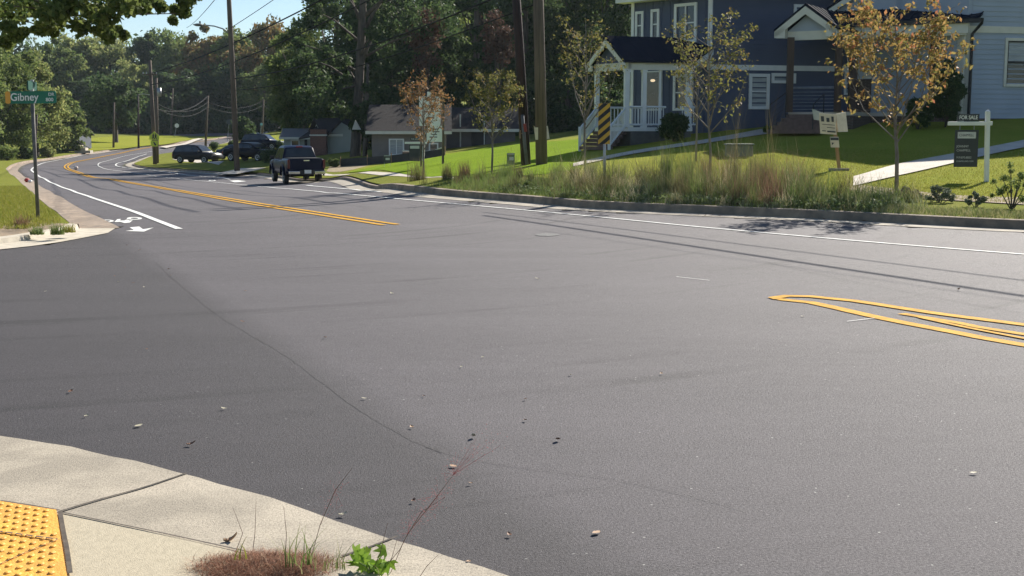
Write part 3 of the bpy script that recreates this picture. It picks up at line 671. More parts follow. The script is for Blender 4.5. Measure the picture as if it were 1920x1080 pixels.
for px, Y, top, bot, r, lb in [(800,84,15,150,34,'dead reddish brown tree among the dark wood left of the poles'),(935,86,20,130,26,'brown leaved tree in the wood just left of the dark leaning pole')]:
    b = ground(px, Y); hh = top_h(top, Y, b.z); tree('dead_tree', b, hh, r/px2m(Y), lb, LEAF_BR, k=34, npc=70, leaf=.24, rc=.6, trunk=.16, low=.5)
# large bare-trunk tree with ivy
def trunk_tree(px, Y, top_px, clusters, r, label, ivy=None, branches=()):
    b = ground(px, Y); tp = P(top_px[0], top_px[1], Y); t = thing('tall_tree', b, label, 'tree')
    mb = MB(); mb.tube([b-Vector((0,0,.4)), b+Vector((0,0,.3)), b.lerp(tp, .35), b.lerp(tp, .7), tp], [r*1.25, r*1.05, r*.9, r*.75, r*.55], 12)
    for (p0, p1, rr) in branches: a = P(*p0); c = P(*p1); mb.tube([a, a.lerp(c, .5)+Vector((0,0,.2)), c], [rr, rr*.75, rr*.35], 7)
    for q in clusters[::3]:
        a = P(px+2, min(160, max(-80, (CY-q[1])*0+q[1]+55)), Y); c = P(q[0], q[1], Y+q[4]); mb.tube([a, a.lerp(c, .55)+Vector((0,0,.25)), c], [r*.3, r*.18, r*.05], 5)
    obj('trunk', mb, BARK, t, True)
    cw = [(*P(q[0], q[1], Y+q[4]), q[2]/px2m(Y)) for q in clusters]
    V, F = leafquads(cloud(cw, 260, .8), .26); npobj('crown', V, F, LEAF_DK, t)
    if ivy:
        iv = [(*P(x, y, Y-.3), rr/px2m(Y)) for x, y, rr in ivy]; V, F = leafquads(cloud(iv, 240, 1.2), .2); npobj('ivy', V, F, LEAF_DK, t)
    return t
cl = [(590,20,20,0,0),(610,45,18,0,1),(600,-10,26,0,0),(640,-30,34,0,1),(625,18,16,0,-1),(645,60,18,0,1),(700,-20,36,0,0),(720,20,26,0,1),(735,50,22,0,0),(700,62,17,0,-1),(760,-10,34,0,1),(770,30,26,0,0),
      (790,60,24,0,1),(820,10,34,0,0),(840,45,28,0,1),(580,110,26,0,1),(610,100,22,0,-1),(560,120,20,0,1),(640,115,20,0,0),(600,150,30,0,0),(575,175,26,0,1),(620,185,28,0,-1),(700,170,22,0,0),(715,130,22,0,0),(650,150,16,0,0),
      (640,210,20,0,0),(592,210,20,0,0),(715,215,22,0,0),(740,180,24,0,1),(725,95,24,0,1),(690,200,14,0,-1),(660,-60,40,0,0),(750,110,26,0,2),(560,80,12,0,1)]
trunk_tree(668, 82, (684, -60), cl, .33, 'large tree with a tall bare trunk standing between the white and beige houses', [(662,235,9),(672,226,10),(664,215,9),(676,240,8),(668,205,8)],
           [((678,120,82),(700,70,82),.14),((682,60,82),(715,5,82),.15),((680,50,82),(655,0,82),.14),((684,30,82),(760,-25,82),.15)])
trunk_tree(686, 80, (690, 120), [(680,215,10,0,0),(694,195,12,0,0),(700,230,10,0,0),(690,165,12,0,0)], .14, 'slim ivy covered tree just right of the large bare trunk', [(688,250,7),(690,225,8),(686,200,8)])
trunk_tree(893, 90, (894, -60), [(905,10,22,0,0),(880,-10,24,0,1),(915,60,18,0,0)], .26, 'dark upright trunk in the wood above the green leaved sapling', [(894,120,10),(893,90,10),(894,60,9),(893,150,9)])

# --- near maple whose branches hang into the top left corner
bt = Vector((-15.2, 27, T(-15.2, 27)+LIFT)); t = thing('maple_tree', bt, 'maple whose dark leafy branches hang down into the top left corner over the sky', 'tree')
fr = [(20,30,34),(60,10,30),(95,25,30),(40,-20,50),(110,40,22),(130,5,34),(150,50,22),(170,20,30),(190,50,26),(205,68,14),(215,58,14),(232,66,10),(160,-20,50),(225,10,30),(200,30,26),(255,5,26),(280,-5,26),(300,12,14),
      (330,18,13),(350,2,18),(345,25,12),(325,38,7),(366,-8,14),(270,18,12),(245,20,14),(20,0,60),(90,48,18),(75,55,16),(120,20,24),(180,-30,60),(300,-35,40),(60,-60,70),(100,60,9),(15,50,14),(30,65,16),(10,78,18),(45,60,10)]
cw = [(*P(a, b, 25.5+random.uniform(-1.6, 1.6)), r/px2m(25.5)) for a, b, r in fr]
up = crown_clusters((-14.6, 27, 9.4), (5.4, 5.4, 3.6), 60, 1.1, -.5)
mb = MB(); mb.tube([bt-Vector((0,0,.3)), bt+Vector((0,0,2.4)), bt+Vector((.3,0,5.5)), bt+Vector((.5,0,9.5))], [.32,.25,.2,.06], 10)
for q in list(cw[::4])+list(up[::4]):
    s = bt+Vector((.15, 0, random.uniform(2.9, 6))); e = Vector(q[:3]); mb.tube([s, s.lerp(e, .5)+Vector((0, 0, .45)), e], [.06, .03, .008], 6)
obj('trunk', mb, BARK, t, True)
V, F = leafquads(np.vstack([cloud(cw, 230, .8), cloud(up, 300, .8)]), .125, aspect=.8); npobj('crown', V, F, leafmat('maple_leaves', [(.06,.10,.03),(.12,.16,.045),(.20,.23,.07),(.08,.12,.035)], .4), t)

# --- saplings ------------------------------------------------------
def sapling(px, Y, top, hw, first, lm, label, dens=1.0, leaf=.085, lean=0, nb=15, seed=1, base=None, top_px=None, bare=0.0, wide=1.0, thick=1.0):
    rnd = random.Random(seed); b = base or ground(px, Y); tp = P(top_px or px, top, Y); H = tp.z-b.z; r = hw/px2m(Y)
    t = thing('street_sapling', b, label, 'young tree', 'young street trees along the right kerb'); mb = MB(); tips = []
    J = [Vector((rnd.uniform(-.04, .04), rnd.uniform(-.04, .04), 0)) for _ in range(6)]
    tr = [b.lerp(tp, f)+J[i] for i, f in enumerate((0, .2, .4, .6, .8, 1))]; tr[0] = b.copy(); tr[0].z -= .1
    mb.tube(tr, [.036*thick, .03*thick, .024*thick, .016*thick, .009, .003], 8); tips += [(tr[4].lerp(tr[5], rnd.random()), Vector((0, 0, 1))) for _ in range(6)]
    f0 = (first-0)/1.0
    for k in range(nb):
        f = f0+(1-f0)*.82*(k/nb)**1.1; s = b.lerp(tp, f); az = k*2.4+rnd.uniform(-.4, .4)
        L = H*(1-f)*.80+.25*r; out = r*(1-.35*(k/nb))*rnd.uniform(.7, 1.05)*wide
        e = s+Vector((math.cos(az)*out, math.sin(az)*out, L*rnd.uniform(.55, .9))); mid = s.lerp(e, .5)+Vector((math.cos(az)*out*.12, math.sin(az)*out*.12, -.05*L))
        r0 = .015*(1-f)+.006; mb.tube([s, s.lerp(mid, .5), mid, mid.lerp(e, .5)+Vector((0, 0, .02)), e], [r0, r0*.85, r0*.6, r0*.4, .002], 5)
        for j in range(6):
            g = rnd.uniform(.10, .95); p0 = s.lerp(mid, g*2) if g < .5 else mid.lerp(e, g*2-1); a2 = az+rnd.choice((-1, 1))*rnd.uniform(.5, 1.2); l2 = rnd.uniform(.18, .42)*r
            e2 = p0+Vector((math.cos(a2)*l2, math.sin(a2)*l2, l2*rnd.uniform(.2, .9))); mb.tube([p0, p0.lerp(e2, .5)+Vector((0, 0, .02)), e2], [.004, .003, .0015], 4)
            if rnd.random() > bare: tips.append((e2, None)); tips.append((p0.lerp(e2, .6), None))
        if rnd.random() > bare: tips += [(e, None), (mid.lerp(e, .7), None), (mid.lerp(e, .35), None)]
    obj('trunk', mb, BARKL, t, True)
    cen = []
    for p, _ in tips:
        for q in range(max(1, int(rnd.gauss(7, 3)*dens))): cen.append((p.x+rnd.gauss(0, .055), p.y+rnd.gauss(0, .055), p.z+rnd.gauss(-.03, .05)))
    V, F = leafquads(np.array(cen), leaf, fold=.5, aspect=.5); npobj('leaves', V, F, lm, t); return t
sapling(795, 39, 140, 50, .28, LEAF_RS, 'rust leaved sapling in front of the white site sign', .95, .085, seed=3, nb=17)
sapling(922, 36.5, 125, 56, .30, LEAF_OL, 'olive green sapling just left of the dark leaning pole', 1.15, .085, seed=5, nb=17)
sapling(1098, 33, 25, 62, .30, LEAF_OL, 'sparse olive sapling between the utility poles and the striped marker', .62, .08, seed=8, nb=18, bare=.25)
sapling(1330, 29.5, 25, 82, .30, LEAF_OL, 'olive and gold sapling in front of the corner of the dark blue house', .75, .085, seed=12, nb=19, bare=.15)
sapling(1303, 36, 85, 58, .35, LEAF_OL, 'nearly bare sapling with whitish twigs on the lawn before the white porch', .35, .07, seed=15, nb=15, bare=.6)
sapling(1680, 26, 4, 128, .27, LEAF_GD, 'golden leaved sapling between the tilted notice board and the for sale sign', 0.95, .11, seed=21, nb=28, thick=1.25)

# --- utility poles, lamp, wires -------------------------------------
def pole(px, Y, toppx, topy, r, label, m=POLEM, by=None, group='wooden utility poles', arms=()):
    b = ground(px, Y); tp = P(toppx, topy, Y); t = thing('utility_pole', b, label, 'utility pole', group)
    mb = MB(); mb.tube([b-Vector((0,0,.5)), b.lerp(tp, .5), tp], [r*1.12, r, r*.82], 14); obj('shaft', mb, m, t, True); t['_r'] = r
    for z, wd in arms:
        mb = MB(); mb.box((tp.x, tp.y-r, tp.z-z), (wd, .1, .12)); obj('crossarm', mb, m, t)
        mb = MB()
        for s in (-1, -.5, .5, 1): mb = MB(); mb.tube([(tp.x+s*wd*.47, tp.y-r, tp.z-z+.06), (tp.x+s*wd*.47, tp.y-r, tp.z-z+.22)], .045, 8); obj('insulator', mb, METAL, t)
    return t, b, tp
pl, b1, t1 = pole(447, 77, 424, -110, .155, 'tall wooden pole carrying the curved street lamp arm')
mb = MB(); a0 = P(431, 62, 77); a1 = P(362, 46, 77); mb.tube([a0, P(418,54,77), P(402,49,77), P(384,47,77), a1], [.05,.045,.04,.035,.03], 8); obj('lamp_arm', mb, METAL, pl, True)
mb = MB(); lc = P(372, 46.6, 77); mb.sphere(lc, .28, 12, 8, .32); obj('lamp_head', mb, mat('lamp_grey', (.2,.2,.2), .6, (.16,.16,.16), 4, spec=.2), pl, True)
mb = MB(); mb.tube([lc+Vector((.1,0,.08)), lc+Vector((.1,0,.22))], .05, 8); obj('photocell', mb, BLACK, pl)
p2, b2, t2_ = pole(294, 108, 281, 113, .16, 'taller left pole of the pair at the road bend, carrying the yellow school sign', arms=[(1.2, 1.2)])
p3, b3, t3 = pole(297.5, 116, 293, 146, .15, 'shorter right pole of the pair at the road bend, with a grey transformer')
mb = MB(); q = P(298.5, 173, 115.5); mb.tube([q-Vector((0,0,.38)), q+Vector((0,0,.38))], .2, 14); obj('transformer', mb, METAL, p3, True)
p4, b4, t4 = pole(388, 150, 390, 179, .13, 'slim pole standing by the ball bush beyond the grey car')
p5, b5, t5 = pole(494, 175, 494, 186, .14, 'slim pole beside the hill road right of the street lamp pole')
p6, b6, t6 = pole(538, 120, 536, 178, .15, 'pole in front of the white house with a slanting brace')
mb = MB(); mb.tube([P(539, 238, 120), P(566, 270, 119)], .13, 10); obj('brace', mb, POLEM, p6, True)
p7, _, _ = pole(217, 160, 214, 192, .13, 'slim pole in front of the round dark tree'); p8, _, _ = pole(264, 165, 259, 176, .12, 'slim reddish pole between the round tree and the twin poles', POLED)
mb = MB(); mb.tube([P(259, 178, 165), P(268, 176, 165), P(282, 178, 164)], .05, 6); obj('pipe_arm', mb, METAL, p8)
pole(325, 225, 324, 165, .15, 'far thin pole against the dark wood'); pole(68.5, 126, 69, 215, .12, 'thin dark pole standing just behind the street name sign', POLED)
pole(551, 190, 551, 190, .12, 'thin pole on the hill lawn by the yellow diamond sign')
pA, bA, tA = pole(988, 39, 958, -160, .14, 'dark brown leaning pole with a grey conduit', POLED)
mb = MB(); mb.tube([P(988,308,38.8), P(983,262,38.8), P(979.5,215,38.8)], .055, 10); obj('conduit', mb, mat('conduit_grey', (.17,.17,.18), .7, (.12,.12,.13), 6, spec=.15), pA, True)
mb = MB(); mb.tube([P(985,247,38.79), P(983,232,38.79)], .058, 10); obj('sticker', mb, mat('red_sticker', (.35,.05,.04), .7, (.25,.04,.03), 5), pA)
mb = MB(); mb.box(P(975,252,38.8), (.06, .05, .25)); mb.box(P(979,250,38.78), (.12, .03, .03)); obj('bracket', mb, mat('rusty_tan', (.3,.2,.12), .8, (.2,.12,.08), 8), pA)
pB, bB, tB = pole(1016, 38.5, 1005, -200, .165, 'lighter brown pole standing right of the dark leaning pole')
def wire(a, b, sag, r, label, grp='overhead wires'):
    mb = MB(); pts = [Vector(a).lerp(Vector(b), i/24)-Vector((0, 0, sag*4*(i/24)*(1-i/24))) for i in range(25)]; mb.tube(pts, r, 6)
    o = obj('overhead_wire', mb, WIREM); return tag(o, label, 'wire', grp)
zA = lambda z: Vector((bB.x, bB.y, bB.z+z))
for z, hh, r, sg, lb in [(8.6, 20, .035, .7, 'dark wire rising from the twin poles towards the top of the picture, upper one'), (7.7, 38, .03, .9, 'dark wire rising from the twin poles towards the top of the picture, lower one')]:
    wire(P(284, 113+hh*1.2, 108), zA(z), sg, r, lb)
wire(P(350, 52, 150), P(412, -12, 60), .2, .02, 'thin wire slanting up across the sky left of the street lamp pole')
wire(P(433, 52, 77), zA(11), .3, .018, 'thin wire slanting up across the sky right of the street lamp pole')
for k, (dy, r) in enumerate([(20, .03), (29, .03)]):
    wire(P(296, 175+dy, 116), P(390, 171+dy, 150), .9, r, ['upper','lower'][k]+' pale cable sagging between the twin poles and the slim pole')
    wire(P(390, 171+dy, 150), P(494, 168+dy, 175), .9, r, ['upper','lower'][k]+' pale cable sagging across behind the street lamp pole')
    wire(P(494, 168+dy, 175), P(536, 177+dy, 120), .3, r*.7, ['upper','lower'][k]+' cable running from the slim hill pole to the braced pole')
wire(P(390, 180, 150), P(296, 205, 116), .8, .04, 'thin wire dropping from the top of the slim pole')
wd = Vector((.69, -.73, 0)).normalized()
# wires along and across the street, their shadows lie on the asphalt
def sw(pts_px, z, r, lb, sag=.15):
    a, b = [G(*q) for q in pts_px]; h = Vector((sd.x, sd.y, sd.z))*(z/sd.z); d = (b-a)
    wire(a+h-d*.0, b+h+d*1.6, sag, r, lb)
sw([(905,404),(1560,506)], 5.6, .032, 'thick cable running from the light pole out of the picture to the right')
sw([(905,398),(1560,484)], 5.1, .016, 'thin wire beside the thick cable on the light pole')
sw([(1010,432),(1560,517)], 6.0, .006, 'finest wire of the three leaving the light pole to the right')
for z, r, lb in [(5.6,.03,'cable from the light brown pole to the street lamp pole, upper'),(4.9,.02,'cable from the light brown pole to the street lamp pole, lower')]:
    wire(zA(z), Vector((b1.x, b1.y, b1.z+z)), .5, r, lb)

# --- signs ----------------------------------------------------------
SIGNG = mat('sign_green', (.0, .17, .10), .45, (.005, .14, .085), 4); SIGNY = mat('sign_yellow_green', (.62, .66, .03), .5, (.52, .58, .04), 4)
SIGNW = mat('sign_white', (.8, .8, .78), .5, (.72, .72, .7), 5); SIGNO = mat('sign_orange', (.80, .36, .04), .5, (.7, .32, .05), 5); DARKS = mat('sign_dark_grey', (.022, .027, .03), .55, (.03, .035, .04), 5)
REDM = mat('red_plastic', (.45, .03, .02), .5, (.35, .03, .03), 5)
# street name sign
Ys = 20.9; sb = ground(72, Ys); t = thing('street_name_sign', sb, 'green street name sign reading Gibney DR 800 on a galvanised pole at the left kerb', 'street sign')
tp = P(59.5, 168, Ys); mb = MB(); base = P(72, 421, Ys); mb.tube([base-Vector((0,0,.2)), tp], .03, 10); obj('pole', mb, mat('dull_steel', (.17,.155,.145), .7, (.12,.11,.10), 9, spec=.2), t, True)
c1, c2, c3, c4 = P(10, 172, Ys-.04), P(105, 171, Ys-.04), P(105.5, 193, Ys-.04), P(10, 195, Ys-.04)
rt = (c2-c1).normalized(); upv = Vector((0, 0, 1)); cen = (c1+c3)/2; wS = (c2-c1).length; hS = (c1-c4).length
def rounded(c, rt, upv, w, h, r, n=5):
    pts = []
    for (sx, sy, a0) in ((1, 1, 0), (-1, 1, 90), (-1, -1, 180), (1, -1, 270)):
        for k in range(n+1):
            a = math.radians(a0+90*k/n); pts.append(c+rt*(sx*(w/2-r)+r*math.cos(a))+upv*(sy*(h/2-r)+r*math.sin(a)))
    return pts
fwd = rt.cross(upv)  # towards the viewer's side?
if fwd.y > 0: fwd = -fwd
mb = MB(); mb.prism(rounded(cen, rt, upv, wS, hS, .03), -fwd*.006); bl = obj('sign_blade', mb, SIGNG, t)
mb = MB(); oc = cen-rt*(wS*.5-.04); mb.prism(rounded(oc+fwd*.001, rt, upv, .085, hS, .03), fwd*.003); obj('orange_panel', mb, SIGNO, bl)
mb = MB()
mb.prism(rounded(cen+fwd*.0005, rt, upv, wS, hS, .03)[::-1], -fwd*.0003)
def txt(s, px, py, Y, size, m, parent, **k): return text(s, P(px, py, Y), rt, upv, size, m, parent, **k)
txt('Gibney', 45.5, 182.6, Ys-.05, .175, SIGNW, bl, sx=.92, bold=.002); txt('DR', 96, 177, Ys-.05, .072, SIGNW, bl, bold=.001); txt('800', 93, 187, Ys-.05, .08, SIGNW, bl, sx=1.05, bold=.001)
mb = MB(); q = P(60, 161, Ys); mb.box(q, (.02, .55, .15), .12); obj('cross_blade', mb, mat('sign_green_dull', (.0,.07,.045), .5, (.0,.06,.04), 4), t); mb = MB(); mb.box(P(60,169.5,Ys), (.05, .06, .05)); mb.box(P(60,151,Ys), (.05, .05, .03)); obj('bracket', mb, METAL, t)
# striped object marker
Ym = 28.3; mbp = ground(1134, Ym); t = thing('striped_marker', mbp, 'upright object marker with yellow and black diagonal stripes on a steel post', 'road sign')
mb = MB(); mb.tube([mbp-Vector((0,0,.3)), P(1133, 205, Ym)], .032, 8); obj('post', mb, METAL, t, True)
TL, BR = P(1122, 194, Ym-.05), P(1143.5, 270, Ym-.05); W = BR.x-TL.x; H = TL.z-BR.z
mb = MB(); mb.box(((TL.x+BR.x)/2, Ym-.045, (TL.z+BR.z)/2), (W, .006, H)); pn = obj('panel', mb, mat('marker_yellow', (.72,.40,.02), .5, (.62,.34,.03), 4), t)
mb = MB(); n = 6; stp = (H+W*.9)/5.5
for k in range(-1, 7):
    z0 = BR.z-.12+k*stp; pts = [(TL.x, z0), (TL.x, z0+stp*.5), (BR.x, z0+stp*.5+W*.85), (BR.x, z0+W*.85)]
    # clip to the panel
    def clip(pts, f, g):
        out = []
        for i in range(len(pts)):
            a, b = pts[i], pts[(i+1) % len(pts)]
            if f(a): out.append(a)
            if f(a) != f(b): out.append(g(a, b))
        return out
    for lim, sgn in ((TL.z, -1), (BR.z, 1)):
        if pts: pts = clip(pts, lambda q: (q[1]-lim)*sgn >= 0, lambda a, b: (a[0]+(b[0]-a[0])*(lim-a[1])/(b[1]-a[1]), lim))
    if len(pts) > 2: mb.prism([(x, Ym-.05, z) for x, z in pts], (0, -.003, 0))
obj('stripes', mb, BLACK, pn)
# school sign on the pole
Yk = 107.6; t = thing('school_sign', P(289.5, 275, Yk), 'fluorescent yellow green pedestrian sign with plaque on the left pole of the pair', 'road sign')
pts = [P(280, 262, Yk), P(280, 254, Yk), P(289.5, 246.5, Yk), P(298.5, 254, Yk), P(298.5, 262, Yk)]; mb = MB(); mb.prism(pts, (0, .01, 0)); sp = obj('panel', mb, SIGNY, t)
mb = MB()
for ox in (-2.2, 2.4):
    mb.sphere(P(289.5+ox, 251.5, Yk-.02), .055, 8, 6); mb.prism([P(287.8+ox, 253, Yk-.01), P(291.2+ox, 253, Yk-.01), P(290.6+ox, 257, Yk-.01), P(292+ox, 260.8, Yk-.01), P(290.6+ox,260.8,Yk-.01), P(289.5+ox,258,Yk-.01), P(287.8+ox,260.8,Yk-.01), P(286.9+ox,260.6,Yk-.01), P(288.2+ox,257,Yk-.01)], (0, -.01, 0))
obj('walking_figures', mb, BLACK, sp)
mb = MB(); mb.prism([P(282.5,263.5,Yk), P(296,263.5,Yk), P(296,274.5,Yk), P(282.5,274.5,Yk)], (0,.01,0)); pq = obj('plaque', mb, SIGNY, t)
mb = MB(); mb.prism([P(287,266,Yk-.01),P(289,266,Yk-.01),P(293,271,Yk-.01),P(292.5,273,Yk-.01),P(290,272.5,Yk-.01)], (0,-.01,0)); obj('arrow', mb, BLACK, pq)
# stop sign back, diamond sign, small far signs
def far_sign(name, px, Y, cy, r, n, m, label, rot=0):
    b = ground(px, Y); t = thing(name, b, label, 'road sign'); mb = MB(); mb.tube([b-Vector((0,0,.2)), P(px, cy-r, Y)], .05, 6); obj('post', mb, METAL, t)
    c = P(px, cy, Y-.08); R_ = r/px2m(Y); mb = MB(); mb.prism([c+Vector((math.cos(2*math.pi*(k+rot)/n)*R_, 0, math.sin(2*math.pi*(k+rot)/n)*R_)) for k in range(n)], (0, .02, 0)); obj('panel', mb, m, t)
far_sign('stop_sign', 331.5, 215, 235.5, 4.2, 8, SIGNW, 'pale back of an octagonal stop sign by the far side street', .5)
far_sign('warning_sign', 531, 205, 229, 6, 4, SIGNY, 'small yellow diamond sign on the hill road')
far_sign('round_sign', 430, 190, 228, 5.5, 16, mat('dull_sign', (.05,.07,.08), .6, (.04,.05,.06), 5), 'small dull round sign left of the feathery shrub')
far_sign('small_sign', 490, 172, 233, 3, 4, mat('sign_teal', (.25,.55,.6), .5, (.2,.5,.55), 5), 'tiny light blue sign beside the slim hill pole', .5)

# for sale sign, right
def post_sign(px, Y, pt, top, arm, armtop, board, rider, label, right=1, texts=True, pw=.095):
    b = ground(px, Y); t = thing('for_sale_sign', b, label, 'yard sign'); tp = P(pt, top, Y)
    mb = MB(); w2 = pw/2; mb.loft([[p+Vector((x*w2, y*w2, 0)) for x, y in ((-1,-1),(1,-1),(1,1),(-1,1))] for p in (b-Vector((0,0,.2)), tp)]); mb.loft([[tp+Vector((x*w2, y*w2, 0)) for x, y in ((-1,-1),(1,-1),(1,1),(-1,1))], [tp+Vector((x*.01, y*.01, .04)) for x, y in ((-1,-1),(1,-1),(1,1),(-1,1))]])
    obj('post', mb, WHITE, t, bevel=.004)
    a0 = P(arm[0], armtop, Y); a1 = P(arm[1], armtop, Y); mb = MB(); mb.box(((a0.x+a1.x)/2, Y-.002, a0.z-.045), (a1.x-a0.x, pw*.96, .09)); obj('crossarm', mb, WHITE, t, bevel=.006)
    l, tt, r_, bb = board; B0 = P(l, tt, Y); B1 = P(r_, bb, Y); mb = MB(); mb.box(((B0.x+B1.x)/2, Y, (B0.z+B1.z)/2), (B1.x-B0.x, .012, B0.z-B1.z)); bd = obj('board', mb, DARKS, t)
    mb = MB()
    for f in (.2, .8): x = B0.x+(B1.x-B0.x)*f; mb.tube([(x, Y, B0.z), (x, Y, a0.z-.09)], .006, 6)
    obj('hooks', mb, METAL, t)
    l, tt, r_, bb = rider; Q0 = P(l, tt, Y); Q1 = P(r_, bb, Y); mb = MB(); mb.box(((Q0.x+Q1.x)/2, Y, (Q0.z+Q1.z)/2), (Q1.x-Q0.x, .012, Q0.z-Q1.z)); rd = obj('rider', mb, DARKS, t)
    return t, bd, rd
X1 = Vector((1, 0, 0)); Z1 = Vector((0, 0, 1)); LET = mat('lettering_grey', (.55,.56,.55), .6, (.5,.5,.5), 5)
Yf = 30; t, bd, rd = post_sign(1847.5, Yf, 1852, 209, (1778, 1860), 228, (1791, 243.5, 1832, 313), (1797, 214, 1836, 226.5), 'white wooden post with dark FOR SALE board on the right lawn')
text('FOR SALE', P(1816, 220.5, Yf-.008), X1, Z1, .125, SIGNW, rd, sx=.82, bold=.002)
mb = MB(); q0 = P(1796, 247.5, Yf-.008); q1 = P(1829.5, 259.5, Yf-.008); mb.prism([(q0.x,Yf-.007,q0.z),(q1.x,Yf-.007,q0.z),(q1.x,Yf-.007,q1.z),(q0.x,Yf-.007,q1.z)], (0,-.003,0)); lg = obj('logo_panel', mb, LET, bd)
text('CHAPPELL', P(1812.5, 253.7, Yf-.012), X1, Z1, .085, DARKS, lg, sx=.9)
for s, x, y, z in [('JOHNNY', 1793.5, 274.5, .075), ('CHAPPELL', 1793.5, 282.2, .075), ('919.870.8822', 1793, 295.5, .068), ('CHAPPELLRES.COM', 1793, 302.5, .048)]: text(s, P(x, y, Yf-.008), X1, Z1, z, LET, bd, align='LEFT', sx=.98)
Yf = 57; t, bd, rd = post_sign(794, Yf, 795, 262, (759, 800), 266, (767, 271.5, 788.5, 302), (769, 258, 787, 263.5), 'second dark for sale board on a white post, half hidden by the rust leaved sapling')
mb = MB(); mb.box(P(777.5, 276, Yf-.01), (.42, .004, .13)); obj('logo_panel', mb, LET, bd); text('FOR SALE', P(778, 260.8, Yf-.009), X1, Z1, .1, LET, rd, sx=.8)
# big white site sign
Yg = 50; t = thing('site_sign', ground(831, Yg), 'tall white site sign of two boards on a post behind the rust leaved sapling', 'sign')
mb = MB(); mb.tube([ground(831, Yg)-Vector((0,0,.2)), P(831, 178, Yg)], .05, 6); mb.tube([ground(790, Yg)-Vector((0,0,.2)), P(790, 182, Yg)], .04, 6); obj('post', mb, POLEM, t)
for (l, tp_, r_, b_) in [(786,181,826,236),(800,236,829,266),(801,172,809,181)]:
    q0, q1 = P(l, tp_, Yg), P(r_, b_, Yg); mb = MB(); mb.box(((q0.x+q1.x)/2, Yg-.06, (q0.z+q1.z)/2), (q1.x-q0.x, .02, q0.z-q1.z)); bo = obj('board', mb, SIGNW, t)
    if b_-tp_ > 20:
        mb = MB()
        for k in range(4): mb.box(P((l+r_)/2+random.uniform(-3, 3), tp_+6+k*(b_-tp_-10)/4, Yg-.075), ((r_-l)*.55/px2m(Yg)*random.uniform(.6, 1), .004, .035))
        obj('printing', mb, DARKS, bo)
# small yard signs
def yard(px, Y, l, tp_, r_, b_, m, label, lines=True, border=None):
    t = thing('yard_sign', ground(px, Y), label, 'yard sign', None); q0, q1 = P(l, tp_, Y), P(r_, b_, Y); c = (q0+q1)/2; mb = MB(); mb.box(c, (q1.x-q0.x, .015, q0.z-q1.z)); bo = obj('board', mb, m, t)
    mb = MB(); g = ground(px, Y)
    for x in (q0.x+.03, q1.x-.03): mb.tube([(x, Y+.02, g.z-.1), (x, Y+.02, q0.z)], .008, 5)
    obj('stake', mb, METAL, t); mb = MB(); mb.box(c+Vector((.02, -.01, .0)), ((q1.x-q0.x)*.55, .004, .10)); mb.box(c+Vector((0, -.01, (q0.z-q1.z)*.42)), ((q1.x-q0.x)*.9, .004, .03)); obj('printing', mb, LET, bo)
yard(726, 58, 719, 291, 733, 305, DARKS, 'small dark yard sign with a pale panel left of the second for sale board')
yard(958, 38, 950.5, 287, 965, 308, mat('sign_pale_green', (.15,.2,.12), .6, (.12,.16,.1), 5), 'small pale framed yard sign in the tall grass left of the dark leaning pole')
# notice board on wooden stake, tilted box
Yn = 33; t = thing('notice_board', ground(1574, Yn), 'two pale permit boards facing different ways on a leaning wooden stake', 'notice board')
WOODM = mat('stake_wood', (.38, .22, .10), .85, (.28, .16, .08), 6, .4, 50, stretch=(2,2,.3))
mb = MB(); mb.loft([[Vector(p)+Vector((x*.04, y*.03, 0)) for x, y in ((-1,-1),(1,-1),(1,1),(-1,1))] for p in (ground(1575, Yn)-Vector((0,0,.15)), P(1573.5, 318, Yn), P(1562, 215, Yn))]); obj('stake', mb, WOODM, t)
CREAM = mat('cream_board', (.66,.58,.46), .7, (.56,.48,.38), 6)
def panel(name, c4, th, m, parent): mb = MB(); mb.prism(c4, th); return obj(name, mb, m, parent)
pb = panel('front_board', [P(1535.5,212,Yn-.16), P(1567,214.5,Yn-.05), P(1568,252.5,Yn-.05), P(1538,250.5,Yn-.16)], (.02, .03, 0), CREAM, t)
pr = MB()
def onb(u0, u1, v0, v1): # on front board
    A = P(1535.5,212,Yn-.165); Bq = P(1567,214.5,Yn-.055); Dq = P(1538,250.5,Yn-.165); ru = Bq-A; dv = Dq-A
    return [A+ru*u+dv*v+Vector((0,-.006,0)) for u, v in ((u0,v0),(u1,v0),(u1,v1),(u0,v1))]
for u0,u1,v0,v1 in [(.1,.28,.14,.40),(.42,.60,.2,.4),(.72,.86,.12,.38),(.14,.9,.52,.545),(.42,.9,.66,.69),(.12,.34,.83,.87),(.42,.92,.83,.9)]: pr.prism(onb(u0,u1,v0,v1), (0,-.003,0))
obj('printing', pr, DARKS, pb)
panel('side_board', [P(1568,214,Yn-.04), P(1586,210,Yn+.22), P(1590,247,Yn+.22), P(1571,247.5,Yn-.04)], (-.01, .03, 0), CREAM, t)
panel('rear_board', [P(1523,204,Yn+.3), P(1545,212,Yn+.2), P(1547,228,Yn+.2), P(1526,224,Yn+.3)], (0, .03, 0), mat('grey_board', (.28,.33,.36), .7, (.22,.26,.3), 6), t)
sp2 = panel('small_sign', [P(1556,256.5,Yn-.06), P(1572.5,256.5,Yn-.06), P(1574,276.5,Yn-.06), P(1558,276.5,Yn-.06)], (0,.012,0), CREAM, t)
mb = MB(); mb.prism([P(1557,258,Yn-.07),P(1572,258,Yn-.07),P(1572.5,263,Yn-.07),P(1557.4,263,Yn-.07)], (0,-.003,0)); mb.prism([P(1559.5,267,Yn-.07),P(1564,268,Yn-.07),P(1560,272,Yn-.07)], (0,-.003,0)); obj('printing', mb, DARKS, sp2)
t = thing('sawhorse', ground(1574, 32.6), 'low weathered wooden stand at the foot of the notice board stake', 'wooden stand'); c = P(1573, 318, 32.6)
